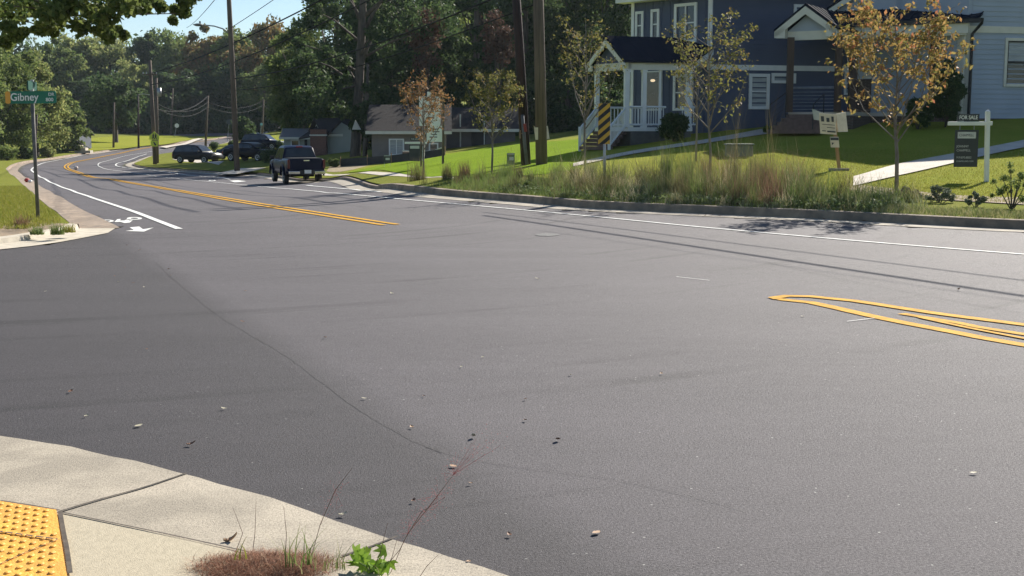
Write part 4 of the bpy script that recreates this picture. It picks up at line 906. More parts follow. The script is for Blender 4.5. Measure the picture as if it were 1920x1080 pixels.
mb = MB(); mb.box(c, (.52, .09, .07)); obj('top_rail', mb, mat('weathered_wood', (.30,.26,.22), .9, (.2,.17,.14), 7), t)
for s in (-1, 1):
    for d in (-.12, .12):
        mb = MB(); mb.tube([c+Vector((s*.22, 0, 0)), c+Vector((s*.27, d, -.22))], .025, 6); obj('leg', mb, BARKL, t)
# panel hung behind the light pole
t = thing('pole_notice', P(1016, 262, 38.9), 'crumpled pale notice fixed behind the lighter brown pole', 'notice'); mb = MB()
mb.prism([P(1001,239,38.3), P(1009,239,38.3), P(1009,262,38.3), P(1004,262,38.3)], (0,.01,0)); mb.prism([P(1019,236,38.4), P(1027,236,38.5), P(1030.5,260,38.5), P(1021,262,38.4)], (0,.01,0)); mb.box(P(1014,238,38.72), (.42,.02,.02)); obj('sheet', mb, CREAM, t)
# utility box on the lawn
t = thing('utility_box', ground(1383, 37), 'low grey green utility box on the lawn behind the tall grass', 'utility box'); c = ground(1383, 37); mb = MB(); mb.box(c+Vector((0,0,.16)), (.75,.5,.36)); obj('cabinet', mb, mat('box_green', (.12,.15,.12), .6, (.1,.12,.1), 5), t, bevel=.03)
mb = MB(); mb.box(c+Vector((0,0,.36)), (.8,.55,.04)); obj('lid', mb, mat('box_lid', (.2,.22,.2), .6, (.16,.18,.17), 5), t)

# --- vehicles --------------------------------------------------------
def car(name, loc, heading, L, W, H, prof, roof, paint, label, cat, wheels, wr, group=None, z0=.32, glass=GLASS, lights=True, rear='red', extras=None):
    """prof: belt/hood line [(x, z)]; roof: [(x, z)] greenhouse outline from rear to front; x from rear (0) to front (L)"""
    t = thing(name, loc, label, cat, group); ca, sa = math.cos(heading), math.sin(heading); o = Vector(loc)
    def w_(x, y, z): x -= L/2; return Vector((o.x+x*ca-y*sa, o.y+x*sa+y*ca, o.z+z))
    def at(pr, x):
        for (x0, a), (x1, b) in zip(pr, pr[1:]):
            if x0 <= x <= x1: return a+(b-a)*(x-x0)/(x1-x0+1e-9)
        return pr[-1][1]
    mb = MB(); rings = []; hw = W/2
    xs = sorted(set([p[0] for p in prof]+[L*k/24 for k in range(25)]))
    for x in xs:
        e = min(x, L-x); k = 1-.10*max(0, 1-e/.45)**2; zt = at(prof, x); zb = z0+.10*max(0, 1-e/.5); y = hw*k
        for xc in wheels:
            d = abs(x-xc)
            if d < wr*1.12: zb = max(zb, wr*.98+math.sqrt(max(0, (wr*1.12)**2-d*d))*.98-.02)
        zb = min(zb, zt-.12); zm = zb+(zt-zb)*.55
        rings.append([w_(x, a*y, b) for a, b in ((-.90,zb),(-.985,zb+(zm-zb)*.35),(-1,zm),(-.965,zt-.06),(-.90,zt),(0,zt+.025),(.90,zt),(.965,zt-.06),(1,zm),(.985,zb+(zm-zb)*.35),(.90,zb))])
    mb.loft(rings); body = obj('body', mb, paint, t, True)
    # greenhouse
    mb = MB(); rings = []; x0r, x1r = roof[0][0], roof[-1][0]; gx_ = sorted(set([p[0] for p in roof]+list(np.linspace(x0r, x1r, 12))))
    hi = max(z for _, z in roof)
    def gy(x, z): zb = at(prof, x); f = (z-zb)/(hi-zb+1e-6); return hw*(.90-.20*max(0, f))
    for x in gx_:
        zt = at(roof, x); zb = at(prof, x)-.02; zt = max(zt, zb+.01)
        rings.append([w_(x, -gy(x, zb), zb), w_(x, -gy(x, zt-.03), zt-.03), w_(x, -gy(x, zt)*.9, zt), w_(x, 0, zt+.015), w_(x, gy(x, zt)*.9, zt), w_(x, gy(x, zt-.03), zt-.03), w_(x, gy(x, zb), zb)])
    mb.loft(rings); cab = obj('cab', mb, paint, t, True)
    # windows
    flat = [p for p in roof if p[1] > hi-.12]; xr, xf = flat[0][0], flat[-1][0]
    def side_win(xa, xb, s):
        pts = []; top = []; bot = []
        for x in np.linspace(xa, xb, 7):
            zb = at(prof, x)+.05; zt = max(at(roof, x)-.10, zb+.002); zt = min(zt, hi-.1)
            bot.append(w_(x, s*(gy(x, zb)+.004), zb)); top.append(w_(x, s*(gy(x, zt)+.006), zt))
        mb = MB(); mb.loft([bot, top], False, False); obj('window', mb, glass, t)
    n = 3 if L > 4.6 and cat != 'pickup truck' else 2
    lo, hi_x = roof[0][0]+.12, roof[-1][0]-.15; cuts = np.linspace(lo+.05, hi_x, n+1)
    for s in (-1, 1):
        for a, b in zip(cuts, cuts[1:]): side_win(a+.03, b-.03, s)
    for (xa, za), (xb, zb), nm in ((roof[0], flat[0], 'rear_window'), (roof[-1], flat[-1], 'windscreen')):
        p = []
        for f in (.12, .88):
            x = xa+(xb-xa)*f; z = za+(zb-za)*f
            for s in (-1, 1): p.append(w_(x, s*gy(x, z)*.86, z+.02)+Vector((ca, sa, 0))*(-.012 if nm == 'rear_window' else .012))
        mb = MB(); mb.add([p[0], p[1], p[3], p[2]], [(0,1,2,3)]); obj(nm, mb, glass, t)
    for xc in wheels:
        for s in (-1, 1):
            c = w_(xc, s*(hw-.13), wr); ax = w_(xc, s*(hw+.02), wr)-c; ax.normalize(); mb = MB()
            def ring(off, r): 
                u = Vector((ca, sa, 0)); return [c+ax*off+(u*math.cos(2*math.pi*k/20)+Vector((0,0,1))*math.sin(2*math.pi*k/20))*r for k in range(20)]
            mb.loft([ring(-.11, wr*.86), ring(-.09, wr), ring(.08, wr), ring(.10, wr*.9), ring(.10, wr*.66)]); wh = obj('wheel', mb, RUBBER, t, True)
            mb = MB(); mb.loft([ring(.095, wr*.66), ring(.11, wr*.6), ring(.09, wr*.2), ring(.12, wr*.12)]); obj('rim', mb, METAL, wh)
    if lights:
        for s in (-1, 1):
            z = at(prof, .05)-.22; mb = MB(); c = w_(.05, s*hw*.80, z); mb.box(c, (.07, hw*.26, .22), heading); obj('tail_light', mb, REDM, t, bevel=.02)
            z = at(prof, L-.1)-.16; mb = MB(); c = w_(L-.12, s*hw*.72, z); mb.box(c, (.16, hw*.36, .13), heading); obj('headlight', mb, mat('lamp_glass', (.6,.62,.65), .1, (.5,.5,.52), 4), t, bevel=.02)
    for s in (-1, 1):
        xm = roof[-1][0]-.35; mb = MB(); mb.box(w_(xm, s*(hw+.06), at(prof, xm)+.08), (.12, .18, .15), heading); obj('mirror', mb, BLACK, t, bevel=.02)
    if extras: extras(t, w_, hw)
    return t
def carpaint(n, c): m = mat(n, c, .3, tuple(x*.8 for x in c), 1.5, spec=.1); m.node_tree.nodes['Principled BSDF'].inputs['Coat Weight'].default_value = .04; return m
NAVY = carpaint('navy_paint', (.005, .009, .032)); GREYP = carpaint('grey_paint', (.03, .03, .034)); BLUEP = carpaint('slate_blue_paint', (.05, .075, .12)); BLK = carpaint('black_paint', (.007, .008, .012)); DKB = carpaint('dark_blue_paint', (.015, .02, .04))
hd = math.radians(90+20)
pk = P(575, 342, 57.0); hv = Vector((math.cos(hd), math.sin(hd), 0)); ctr = Vector((pk.x, pk.y, 0))+hv*2.55; ctr.z = T(ctr.x, ctr.y)+.01
def pk_extra(t, w_, hw):
    mb = MB(); mb.box(w_(.02, 0, .93), (.05, hw*1.55, .50), hd); tg_ = obj('tailgate', mb, NAVY, t, bevel=.02)
    mb = MB(); mb.box(w_(-.015, 0, 1.1), (.02, .26, .05), hd); obj('handle', mb, CHROME, tg_)
    mb = MB(); mb.box(w_(-.10, 0, .56), (.16, hw*1.86, .16), hd); bm = obj('bumper', mb, CHROME, t, bevel=.03)
    mb = MB(); mb.box(w_(-.185, 0, .58), (.015, hw*.75, .20), hd); obj('step_pad', mb, BLACK, bm)
    mb = MB(); mb.box(w_(-.205, -.02, .60), (.012, .31, .16), hd); obj('licence_plate', mb, SIGNW, t)
    mb = MB(); mb.box(w_(1.72, 0, 1.70), (.06, .30, .05), hd); obj('brake_light', mb, REDM, t)
    for s in (-1, 1):
        mb = MB(); mb.box(w_(.035, s*hw*.90, .94), (.10, .11, .40), hd); obj('tail_lamp', mb, mat('lamp_red', (.14,.006,.006), .3, (.10,.005,.005), 5), t, bevel=.02)
        for xc in (1.15, 4.15):
            mb = MB(); pts = [w_(xc+math.cos(a)*.47, s*(hw+.02), .40+math.sin(a)*.47) for a in np.linspace(0, math.pi, 13)]; mb.tube(pts, .045, 6); obj('wheel_flare', mb, NAVY, t)
    mb = MB(); mb.box(w_(2.6, 0, .42), (3.2, hw*1.2, .16), hd); obj('underbody', mb, BLACK, t)
    mb = MB(); mb.box(w_(.9, 0, 1.19), (1.45, hw*1.62, .03), hd); obj('bed_cover', mb, BLACK, t)
car('pickup_truck', ctr, hd, 5.2, 1.78, 1.74, [(0,1.17),(1.6,1.17),(1.62,1.10),(3.9,1.10),(5.0,1.02),(5.2,.85)], [(1.62,1.16),(1.78,1.66),(2.1,1.74),(3.1,1.74),(3.4,1.68),(4.05,1.12)], NAVY,
    'dark navy pickup truck parked at the right kerb, seen from behind', 'pickup truck', (1.15, 4.15), .39, z0=.45, lights=False, extras=pk_extra)
suvp = [(0,.95),(.15,1.0),(3.5,1.02),(4.5,.92),(4.7,.70)]; suvr = [(.05,1.0),(.45,1.62),(1.0,1.70),(2.4,1.70),(2.8,1.62),(3.55,1.04)]
sedp = [(0,.85),(.2,.95),(1.0,.97),(3.4,.95),(4.4,.82),(4.6,.6)]; sedr = [(.6,.97),(1.3,1.36),(1.8,1.44),(2.5,1.42),(2.9,1.3),(3.55,.97)]
def place(px, py, Y): p = P(px, py, Y); p.z = T(p.x, p.y)+LIFT; return p
g1 = P(371, 306, 119); 
car('parked_car', place(371,306,119), math.radians(-24), 4.7, 1.85, 1.7, suvp, suvr, GREYP, 'dark grey estate car parked side-on in the yard inside the road bend', 'car', (.95,3.75), .36, 'cars parked in the yards')
car('parked_car', place(448,290,124), math.radians(-30), 4.6, 1.8, 1.45, sedp, sedr, BLUEP, 'slate blue saloon car just left of the street lamp pole', 'car', (.9,3.6), .33, 'cars parked in the yards')
car('parked_car', place(494,287,138), math.radians(-14), 4.7, 1.85, 1.7, suvp, suvr, DKB, 'dark blue car parked behind, among the clipped ball bushes', 'car', (.95,3.75), .36, 'cars parked in the yards')
car('parked_car', place(472,312,97), math.radians(-30), 4.5, 1.8, 1.4, sedp, sedr, BLK, 'black car in shade right behind the street lamp pole', 'car', (.9,3.6), .33, 'cars parked in the yards')
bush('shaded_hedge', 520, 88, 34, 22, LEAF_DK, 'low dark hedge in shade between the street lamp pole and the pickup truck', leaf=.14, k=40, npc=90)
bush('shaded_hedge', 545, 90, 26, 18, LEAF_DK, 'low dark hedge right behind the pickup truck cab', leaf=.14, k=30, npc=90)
bush('kerb_bush', 627, 70, 11, 18, LEAF_MD, 'small green bush right of the pickup truck', leaf=.12)

# --- buildings --------------------------------------------------------
class Wall:
    def __init__(s, o, d): s.o = Vector((o[0], o[1])); s.d = Vector((d[0], d[1])).normalized(); s.n = Vector((s.d.y, -s.d.x))
    def pt(s, a, b, z): q = s.o+s.d*a+s.n*b; return Vector((q.x, q.y, z))
    def px(s, px, py, b=0):
        r = ray(px, py); q = s.o+s.n*b; t = (q.x*s.n.x+q.y*s.n.y)/(r.x*s.n.x+r.y*s.n.y); x, y = r.x*t, r.y*t
        return (Vector((x, y))-q).dot(s.d), CAMH+r.z*t
    def box(s, mb, a0, a1, b0, b1, z0, z1):
        vs = [s.pt(a, b, z) for a in (a0, a1) for b in (b0, b1) for z in (z0, z1)]
        return mb.add(vs, [(0,1,3,2),(4,6,7,5),(0,4,5,1),(2,3,7,6),(0,2,6,4),(1,5,7,3)])
    def siding(s, mb, a0, a1, z0, z1, lap=.19, b=.004, cut=None):
        z = z0
        while z < z1-.01:
            zt = min(z+lap, z1); A0, A1 = a0, a1
            if cut: A0, A1 = cut((z+zt)/2)
            if A1 > A0: mb.add([s.pt(A0, b+.022, z), s.pt(A1, b+.022, z), s.pt(A1, b, zt), s.pt(A0, b, zt), s.pt(A0, b, z), s.pt(A1, b, z)], [(0,1,2,3),(4,5,1,0)])
            z = zt
    def batten(s, mb, a0, a1, z0, z1, step=.42, b=.004):
        s.box(mb, a0, a1, 0, b, z0, z1); a = a0+step/2
        while a < a1: s.box(mb, a-.025, a+.025, b, b+.022, z0, z1); a += step
    def window(s, parent, r, m=WHITE, pane=GLASS, fr=.11, cross='h', b=.02, inner=None, mid=.05):
        (a0, z1), (a1, z0) = s.px(r[0], r[1]), s.px(r[2], r[3]); mb = MB(); d = b+.05
        s.box(mb, a0, a0+fr, 0, d, z0, z1); s.box(mb, a1-fr, a1, 0, d, z0, z1); s.box(mb, a0+fr, a1-fr, 0, d-.002, z1-fr, z1); s.box(mb, a0+fr-.01, a1-fr+.01, 0, d+.02, z0, z0+fr*.9)
        if 'h' in cross: s.box(mb, a0+fr, a1-fr, 0, d-.015, (z0+z1)/2-mid/2, (z0+z1)/2+mid/2)
        if 'v' in cross: s.box(mb, (a0+a1)/2-mid/2, (a0+a1)/2+mid/2, 0, d-.012, z0+fr, z1-fr)
        w_ = obj('window', mb, m, parent); mb = MB()
        if inner:
            for q in ((a0+fr, a0+fr+.05), (a1-fr-.05, a1-fr)): s.box(mb, q[0], q[1], 0, d-.02, z0+fr, z1-fr)
            s.box(mb, a0+fr+.05, a1-fr-.05, 0, d-.022, z1-fr-.05, z1-fr); s.box(mb, a0+fr+.05, a1-fr-.05, 0, d-.018, (z0+z1)/2-.04, (z0+z1)/2+.04); obj('sash', mb, inner, w_)
        if pane == 'half':
            mb = MB(); s.box(mb, a0+fr-.01, a1-fr+.01, 0, b+.004, (z0+z1)/2, z1-fr+.01); obj('blind', mb, GLASSB, w_); mb = MB(); s.box(mb, a0+fr-.01, a1-fr+.01, 0, b+.002, z0+fr-.01, (z0+z1)/2); obj('pane', mb, GLASS, w_)
        else: mb = MB(); s.box(mb, a0+fr-.01, a1-fr+.01, 0, b, z0+fr-.02, z1-fr+.01); obj('pane', mb, pane, w_)
        return w_
BLUED = mat('dark_blue_siding', (.090, .108, .165), .8, (.080, .096, .148), 1.2, spec=.2); BLUEG = mat('grey_blue_siding', (.37, .42, .50), .8, (.335, .385, .46), 1.0, spec=.2)
ROOFM = mat('metal_roof', (.012, .016, .028), .9, (.016, .020, .034), 1.5, spec=.05); SHING = mat('shingle_roof', (.055, .048, .046), .95, (.032, .029, .028), 30, .6, 60, spec=.1); CREAMW = mat('cream_trim', (.66, .64, .55), .6, (.6, .58, .5), 3)
BROWNP = mat('stained_post', (.075, .042, .028), .7, (.05, .03, .02), 8, .3, 50, stretch=(2,2,.2)); STEPM = mat('step_wood', (.16, .10, .08), .8, (.11, .07, .055), 8, .3, 50)

# dark blue house -------------------
Cc = P(1330, 245, 47); zb = 1.2; HB = thing('blue_house', (Cc.x, Cc.y, zb), 'dark navy two storey house with white trim and a white railed porch, centre right', 'house')
A = Wall((Cc.x, Cc.y), (.69, -.73)); B = Wall((Cc.x, Cc.y), (1, .25))
aL = A.px(1185, 100)[0]; aR = B.px(1760, 100)[0]; ztop = A.px(1190, 5)[1]
AL = A.pt(aL, 0, 0); BRp = B.pt(aR, 0, 0)
foot = [AL, Cc, BRp, B.pt(aR, -9, 0), A.pt(aL, -9, 0)]
mb = MB(); mb.prism([(p.x, p.y, zb-.6) for p in foot], (0, 0, ztop-zb+.55)); obj('wall', mb, BLUED, HB)
bt_ = P(1337, 121, 47).z; bt0 = P(1337, 131, 47).z
mb = MB(); A.batten(mb, aL, -.08, zb-.5, ztop); B.siding(mb, .08, aR, bt_, ztop); B.siding(mb, .08, aR, zb-.5, bt0); obj('siding', mb, BLUED, HB)
mb = MB(); A.box(mb, aL-.02, aL+.12, 0, .05, zb-.5, ztop); A.box(mb, -.12, .06, 0, .055, bt0, ztop); B.box(mb, 0, aR, 0, .05, bt0, bt_); A.box(mb, aL-.45, .2, .0, .5, ztop-.02, ztop+.16); obj('trim', mb, WHITE, HB)
mb = MB(); fo = [A.pt(aL-.5, .55, 0), A.pt(.1, .62, 0), B.pt(.2, .6, 0), B.pt(aR+.4, .5, 0), B.pt(aR, -9.4, 0), A.pt(aL-.4, -9.4, 0)]
cx_ = sum(p.x for p in fo)/6; cy_ = sum(p.y for p in fo)/6
mb.loft([[Vector((p.x, p.y, ztop+.12)) for p in fo], [Vector((p.x, p.y, ztop+.24)) for p in fo], [Vector((cx_+(p.x-cx_)*.15, cy_+(p.y-cy_)*.15, ztop+2.4)) for p in fo]]); obj('roof', mb, SHING, HB)
for r in [(1193,22,1207.5,74.5),(1222,18,1237,73.5)]: A.window(HB, r, fr=.10)
A.window(HB, (1266,8,1307,79), fr=.11, cross='hv'); B.window(HB, (1404,138,1441,205), fr=.12, pane=GLASSB); B.window(HB, (1446,137,1491,156.5), fr=.11, cross='', pane=GLASSB); B.window(HB, (1488,8,1506,26), fr=.1, cross='', pane=GLASSB)
A.window(HB, (1206,134,1242,207), fr=.05, cross='', b=.03)
B.window(HB, (1583,134,1594,178), fr=.08, pane=GLASSB); A.window(HB, (1264,140,1300,207), fr=.11)
# porch
F1 = P(1116, 124, 46.5); F2 = P(1179, 119, 44.9); AP = P(1148, 76, 45.7); F1.z = F2.z = 4.0; AP.z = 4.88; D = Vector((2.35, .77, 0)); zf = 1.72
gd = (F2-F1); gd.z = 0; gd.normalize(); gn = Vector((gd.y, -gd.x, 0)); Dn = D.normalized()
porch = MB(); ov = -Dn*.28
ra = [F1+ov, F2+ov, F2+D, F1+D]; rdg = [AP+ov, AP+D*1.05]
rf = MB(); th = Vector((0, 0, .09))
rf.prism([F2+ov+gd*.12-Vector((0,0,.02)), F2+D+gd*.12-Vector((0,0,.02)), rdg[1], rdg[0]], th); rf.prism([F1+ov-gd*.12-Vector((0,0,.02)), rdg[0], rdg[1], F1+D-gd*.12-Vector((0,0,.02))], th)
ns = 7
for k in range(ns+1):
    a = (F2+ov+gd*.12).lerp(F2+D+gd*.12, k/ns); c = rdg[0].lerp(rdg[1], k/ns); rf.tube([a+th, c+th], .018, 4)
obj('porch_roof', rf, ROOFM, HB)
mb = MB(); mb.prism([F1, F2, AP-Vector((0,0,.05))], Dn*.05); obj('gable_panel', mb, BLUED, HB)
mb = MB()
for a, c in ((F1-gd*.16+ov-Vector((0,0,.06)), AP+ov-Vector((0,0,.02))), (F2+gd*.16+ov-Vector((0,0,.06)), AP+ov-Vector((0,0,.02)))):
    mb.prism([a, c, c-Vector((0,0,.22)), a-Vector((0,0,.20))], Dn*.045)
mb.prism([F1-gd*.16+ov-Vector((0,0,.06)), F1+gd*.2+ov-Vector((0,0,.06)), F1+gd*.2+ov-Vector((0,0,.26)), F1-gd*.16+ov-Vector((0,0,.26))], Dn*.05)
mb.prism([F1-Dn*.03, F2-Dn*.03, F2-Dn*.03-Vector((0,0,.26)), F1-Dn*.03-Vector((0,0,.26))], Dn*.12); mb.prism([F2, F2+D, F2+D-Vector((0,0,.26)), F2-Vector((0,0,.26))], -gd*.12); obj('fascia', mb, CREAMW, HB)
f0 = Vector((F1.x, F1.y, zf)); f1 = Vector((F2.x, F2.y, zf)); mb = MB(); mb.prism([f0, f1, f1+D*1.02, f0+D*1.3, ], (0, 0, -.14)); obj('porch_floor', mb, WHITE, HB)
mb = MB(); mb.prism([f0+Dn*.1-Vector((0,0,.14)), f1+Dn*.1-Vector((0,0,.14)), f1+D-Vector((0,0,.14)), f0+D*1.3-Vector((0,0,.14))], (0, 0, -.9)); obj('porch_base', mb, mat('porch_base', (.12,.12,.115), .9, (.09,.09,.085), 4), HB)
def post4(p, z0, z1, w_, m, parent, name='post'):
    mb = MB(); mb.box((p.x, p.y, (z0+z1)/2), (w_, w_, z1-z0), math.atan2(Dn.y, Dn.x)); mb.box((p.x, p.y, z0+.06), (w_*1.25, w_*1.25, .12), math.atan2(Dn.y, Dn.x)); mb.box((p.x, p.y, z1-.05), (w_*1.25, w_*1.25, .1), math.atan2(Dn.y, Dn.x)); return obj(name, mb, m, parent)
for p, w_ in [(F1+gd*.12, .15), (F2-gd*.1, .17), (F2-gd*.1+D*.27, .15), (F2-gd*.1+D*.52, .06), (F2-gd*.1+D*.98, .17)]: post4(p, zf, 3.76, w_, WHITE, HB)
def railing(a, b, h, parent, n, m=WHITE, dz=.1, name='railing', bt=.028):
    mb = MB(); mb.tube([a+Vector((0,0,h)), b+Vector((0,0,h))], .04, 4); mb.tube([a+Vector((0,0,dz)), b+Vector((0,0,dz))], .032, 4)
    for k in range(1, n): q = a.lerp(b, k/n); mb.tube([q+Vector((0,0,dz)), q+Vector((0,0,h))], bt*.6, 4)
    return obj(name, mb, m, parent)
pf = f1-gd*.1
railing(pf, pf+D*.27, .72, HB, 6); railing(pf+D*.27, pf+D*.62, .72, HB, 9); railing(pf+D*.85, pf+D*1.1, .72, HB, 7); railing(f0+gd*.12, f0+gd*.12+D*.9, .72, HB, 16)
s_bot = Vector((0, 0, -.78)); so = -Dn*1.0-gd*.0
nr0, nr1 = pf.copy(), P(1142, 275, 43.6); nr1.z = zf-.74
fr0, fr1 = f0+gd*.12, P(1087, 276, 45.2); fr1.z = zf-.78
railing(nr0, nr1, .72, HB, 13, name='stair_railing'); railing(fr0, fr1, .72, HB, 15, name='stair_railing')
for p in (nr1, fr1): mb = MB(); mb.box(p+Vector((0,0,.35)), (.1,.1,.9)); obj('newel_post', mb, WHITE, HB)
for k in range(5):
    f = (k+.5)/5; a = nr0.lerp(nr1, f); c = fr0.lerp(fr1, f); dd = (nr1-nr0)/5*.62; z = zf-.13*(k+1)-.02; mb = MB()
    pts = [Vector((q.x, q.y, z)) for q in (a-dd, a+dd, c+dd, c-dd)]; mb.prism(pts, (0, 0, -.12)); obj('step', mb, STEPM, HB)
mb = MB(); a = F2+D+gd*.1; c = P(1338, 92, 46.6); mb.prism([a, c, c-Vector((0,0,.2)), a-Vector((0,0,.2))], (0, .06, 0)); obj('rake_board', mb, WHITE, HB)
mb = MB(); mb.prism([a+Vector((0,.07,.02)), c+Vector((0,.07,.02)), c+Vector((-1.0,1.0,.35)), a+Vector((-1.2,.9,.5))], (0, 0, .06)); obj('side_roof', mb, ROOFM, HB)
mb = MB(); q = P(1224, 151, 46.6); mb.sphere(q, .09, 10, 6, .6); pe = bpy.data.materials.new('porch_lamp'); pe.use_nodes = True
pe.node_tree.nodes['Principled BSDF'].inputs['Emission Color'].default_value = (1, .75, .45, 1); pe.node_tree.nodes['Principled BSDF'].inputs['Emission Strength'].default_value = .35; obj('porch_lamp', mb, pe, HB)

# grey blue house ---------------------
K = P(1806, 245, 44); zb2 = 1.7; HG = thing('grey_blue_house', (K.x, K.y, zb2), 'grey blue house with black metal roofs and brown porch posts at the right edge', 'house')
Rw = Wall((K.x, K.y), (1, .25)); Pw = Wall((K.x, K.y), (.89, -.456)); aE = 9.0; zt2 = 8.2
bz1 = Rw.px(1830, 222)[1]; bd1 = Rw.px(1830, 48.5)[1]; bd0 = Rw.px(1830, 61)[1]
rec = 2.4; pL = Pw.px(1606, 120, -rec)[0]      # porch recess wall
mb = MB(); Q = [Rw.pt(0, 0, 0), Rw.pt(aE, 0, 0), Rw.pt(aE, -10, 0), Rw.pt(-2, -10, 0), Rw.pt(-1.0, -2.6, 0)]; mb.prism([(p.x, p.y, zb2-.7) for p in Q], (0, 0, zt2-zb2+.7))
obj('wall', mb, BLUEG, HG)
mb = MB(); rq = [Pw.pt(.3, -rec, 0), Pw.pt(pL, -rec, 0), Pw.pt(pL, -rec-5, 0), Pw.pt(1.5, -rec-5, 0)]; mb.prism([(p.x, p.y, zb2-.6) for p in rq][::-1], (0, 0, 3.9)); obj('porch_wall', mb, BLUEG, HG)
mb = MB(); Rw.siding(mb, .16, aE, bz1, bd0, .17); Rw.siding(mb, .16, aE, bd1, zt2, .17); z_br = Pw.px(1700, 147, -rec)[1]; Pw.siding(mb, pL, -.1, z_br, 5.1, .17, b=-rec+.01); obj('siding', mb, BLUEG, HG)
mb = MB(); Rw.box(mb, -.02, aE, 0, .035, zb2-.7, bz1); obj('brick_base', mb, BRICKD, HG); mb = MB(); Pw.box(mb, pL, 0, -rec, -rec+.06, zb2-.3, z_br); obj('brick_base', mb, BRICKD, HG)
mb = MB(); Rw.box(mb, -.08, .15, 0, .05, bz1, bd0+.02); Rw.box(mb, .0, aE, 0, .045, bd0, bd1); Rw.box(mb, -.14, -.02, -1.2, .05, zb2-.3, 5.0); obj('trim', mb, CREAMW, HG)
Rw.window(HG, (1884,71,1936,163), m=CREAMW, pane='half', fr=.10, cross='', inner=BLACK)
def vwin(r, b): 
    (a0, z1), (a1, z0) = Pw.px(r[0], r[1], b), Pw.px(r[2], r[3], b); mb = MB(); Pw.box(mb, a0, a1, b+.01, b+.05, z0, z1); w_ = obj('window', mb, CREAMW, HG); mb = MB(); Pw.box(mb, a0+.08, a1-.08, b+.02, b+.056, z0+.08, z1-.08); obj('pane', mb, GLASS, w_)
vwin((1622,84,1640,147), -rec)
# downpipe and gutter
mb = MB(); q = K+Vector((.12, -.12, 0)); mb.tube([Vector((q.x, q.y, zb2-.2)), Vector((q.x, q.y, 4.9)), Vector((q.x+.22, q.y-.25, 5.25)), Vector((q.x+.22, q.y-.28, 5.42))], .055, 8); obj('downpipe', mb, BLACK, HG)
# main eave
E1 = Pw.px(1806, 41)[0]; zE = 5.38; eL = Pw.px(1560, 50, .0)[0]; zS = 4.92
mb = MB(); Pw.box(mb, eL, .05, -.12, .28, zS, zE-.05); obj('fascia', mb, CREAMW, HG)
mb = MB(); Pw.box(mb, eL-.05, .45, .28, .40, zE-.12, zE+.02); obj('gutter', mb, BLACK, HG)
mb = MB(); bb = -3.6; zr = 6.55; r4 = [Pw.pt(eL-.2, .33, zE), Pw.pt(.4, .33, zE), Pw.pt(.6, bb, zr), Pw.pt(eL-.2, bb, zr)]; mb.prism(r4, (0, 0, .08))
for k in range(17): f = k/16; mb.tube([r4[0].lerp(r4[1], f)+Vector((0,0,.09)), r4[3].lerp(r4[2], f)+Vector((0,0,.09))], .02, 4)
obj('roof', mb, ROOFM, HG)
mb = MB(); Pw.box(mb, eL, 0, -rec, .2, zS-.05, zS); obj('soffit', mb, WHITE, HG)
# upper gable
gb = -1.5; (g0, _), (g1_, _) = Pw.px(1560, 25, gb), Pw.px(1742, 20, gb); zg = zE+.12*0+.55; ga = (g0+g1_)/2
apz = zg+(g1_-g0)/2*.62
mb = MB(); mb.prism([Pw.pt(g0, gb, zg-.5), Pw.pt(g1_, gb, zg-.5), Pw.pt(g1_, gb, zg), Pw.pt(ga, gb, apz), Pw.pt(g0, gb, zg)], Vector((-Pw.n.x, -Pw.n.y, 0))*3); ug = obj('gable_wall', mb, BLUEG, HG)
mb = MB()
for e in (g0-.25, g1_+.25):
    p = Pw.pt(e, gb+.3, zg+.02); q = Pw.pt(ga, gb+.3, apz+.18); mb.prism([p, q, q-Vector((0,0,.24)), p-Vector((0,0,.2))], Vector((-Pw.n.x, -Pw.n.y, 0))*.05)
obj('rake_board', mb, CREAMW, HG); mb = MB()
for e in (g0-.3, g1_+.3): mb.prism([Pw.pt(e, gb+.32, zg+.03), Pw.pt(ga, gb+.32, apz+.2), Pw.pt(ga, gb-3, apz+.2), Pw.pt(e, gb-3, zg+.03)], (0, 0, .07))
obj('upper_roof', mb, ROOFM, HG)
# entry porch gable
G1 = P(1453, 62, 44.4); G2 = P(1568, 53, 43.3); G1.z = G2.z = 5.02; GA = G1.lerp(G2, .49); GA.z = P(1508, 11, 43.8).z
pd = (G2-G1); pd.normalize(); pn_ = Vector((-pd.y, pd.x, 0)); 
mb = MB(); bk = pn_*3.0
mb.prism([G1-pd*.05, GA+Vector((0,0,.02)), GA+bk+Vector((0,0,.02)), G1-pd*.05+bk], (0,0,.07)); mb.prism([G2+pd*.05, GA+Vector((0,0,.02)), GA+bk+Vector((0,0,.02)), G2+pd*.05+bk][::-1], (0,0,.07))
for k in range(7):
    f = k/6; mb.tube([(G2+pd*.05).lerp(G2+pd*.05+bk, f)+Vector((0,0,.08)), GA.lerp(GA+bk, f)+Vector((0,0,.1))], .018, 4)
obj('porch_roof', mb, ROOFM, HG)
mb = MB(); ins = pn_*.3; mb.prism([G1+pd*.35+ins, G2-pd*.35+ins, GA+ins-Vector((0,0,.25))], pn_*.05); obj('gable_panel', mb, BLUEG, HG)
mb = MB()
for p in (G1-pd*.02, G2+pd*.02): mb.prism([p, GA+Vector((0,0,0)), GA-Vector((0,0,.27)), p-Vector((0,0,.22))], pn_*.05)
for p, s in ((G1, 1), (G2, -1)): mb.prism([p-Vector((0,0,.0)), p+pd*.36*s+Vector((0,0,.2)), p+pd*.36*s-Vector((0,0,.24)), p-Vector((0,0,.22))], pn_*.28)
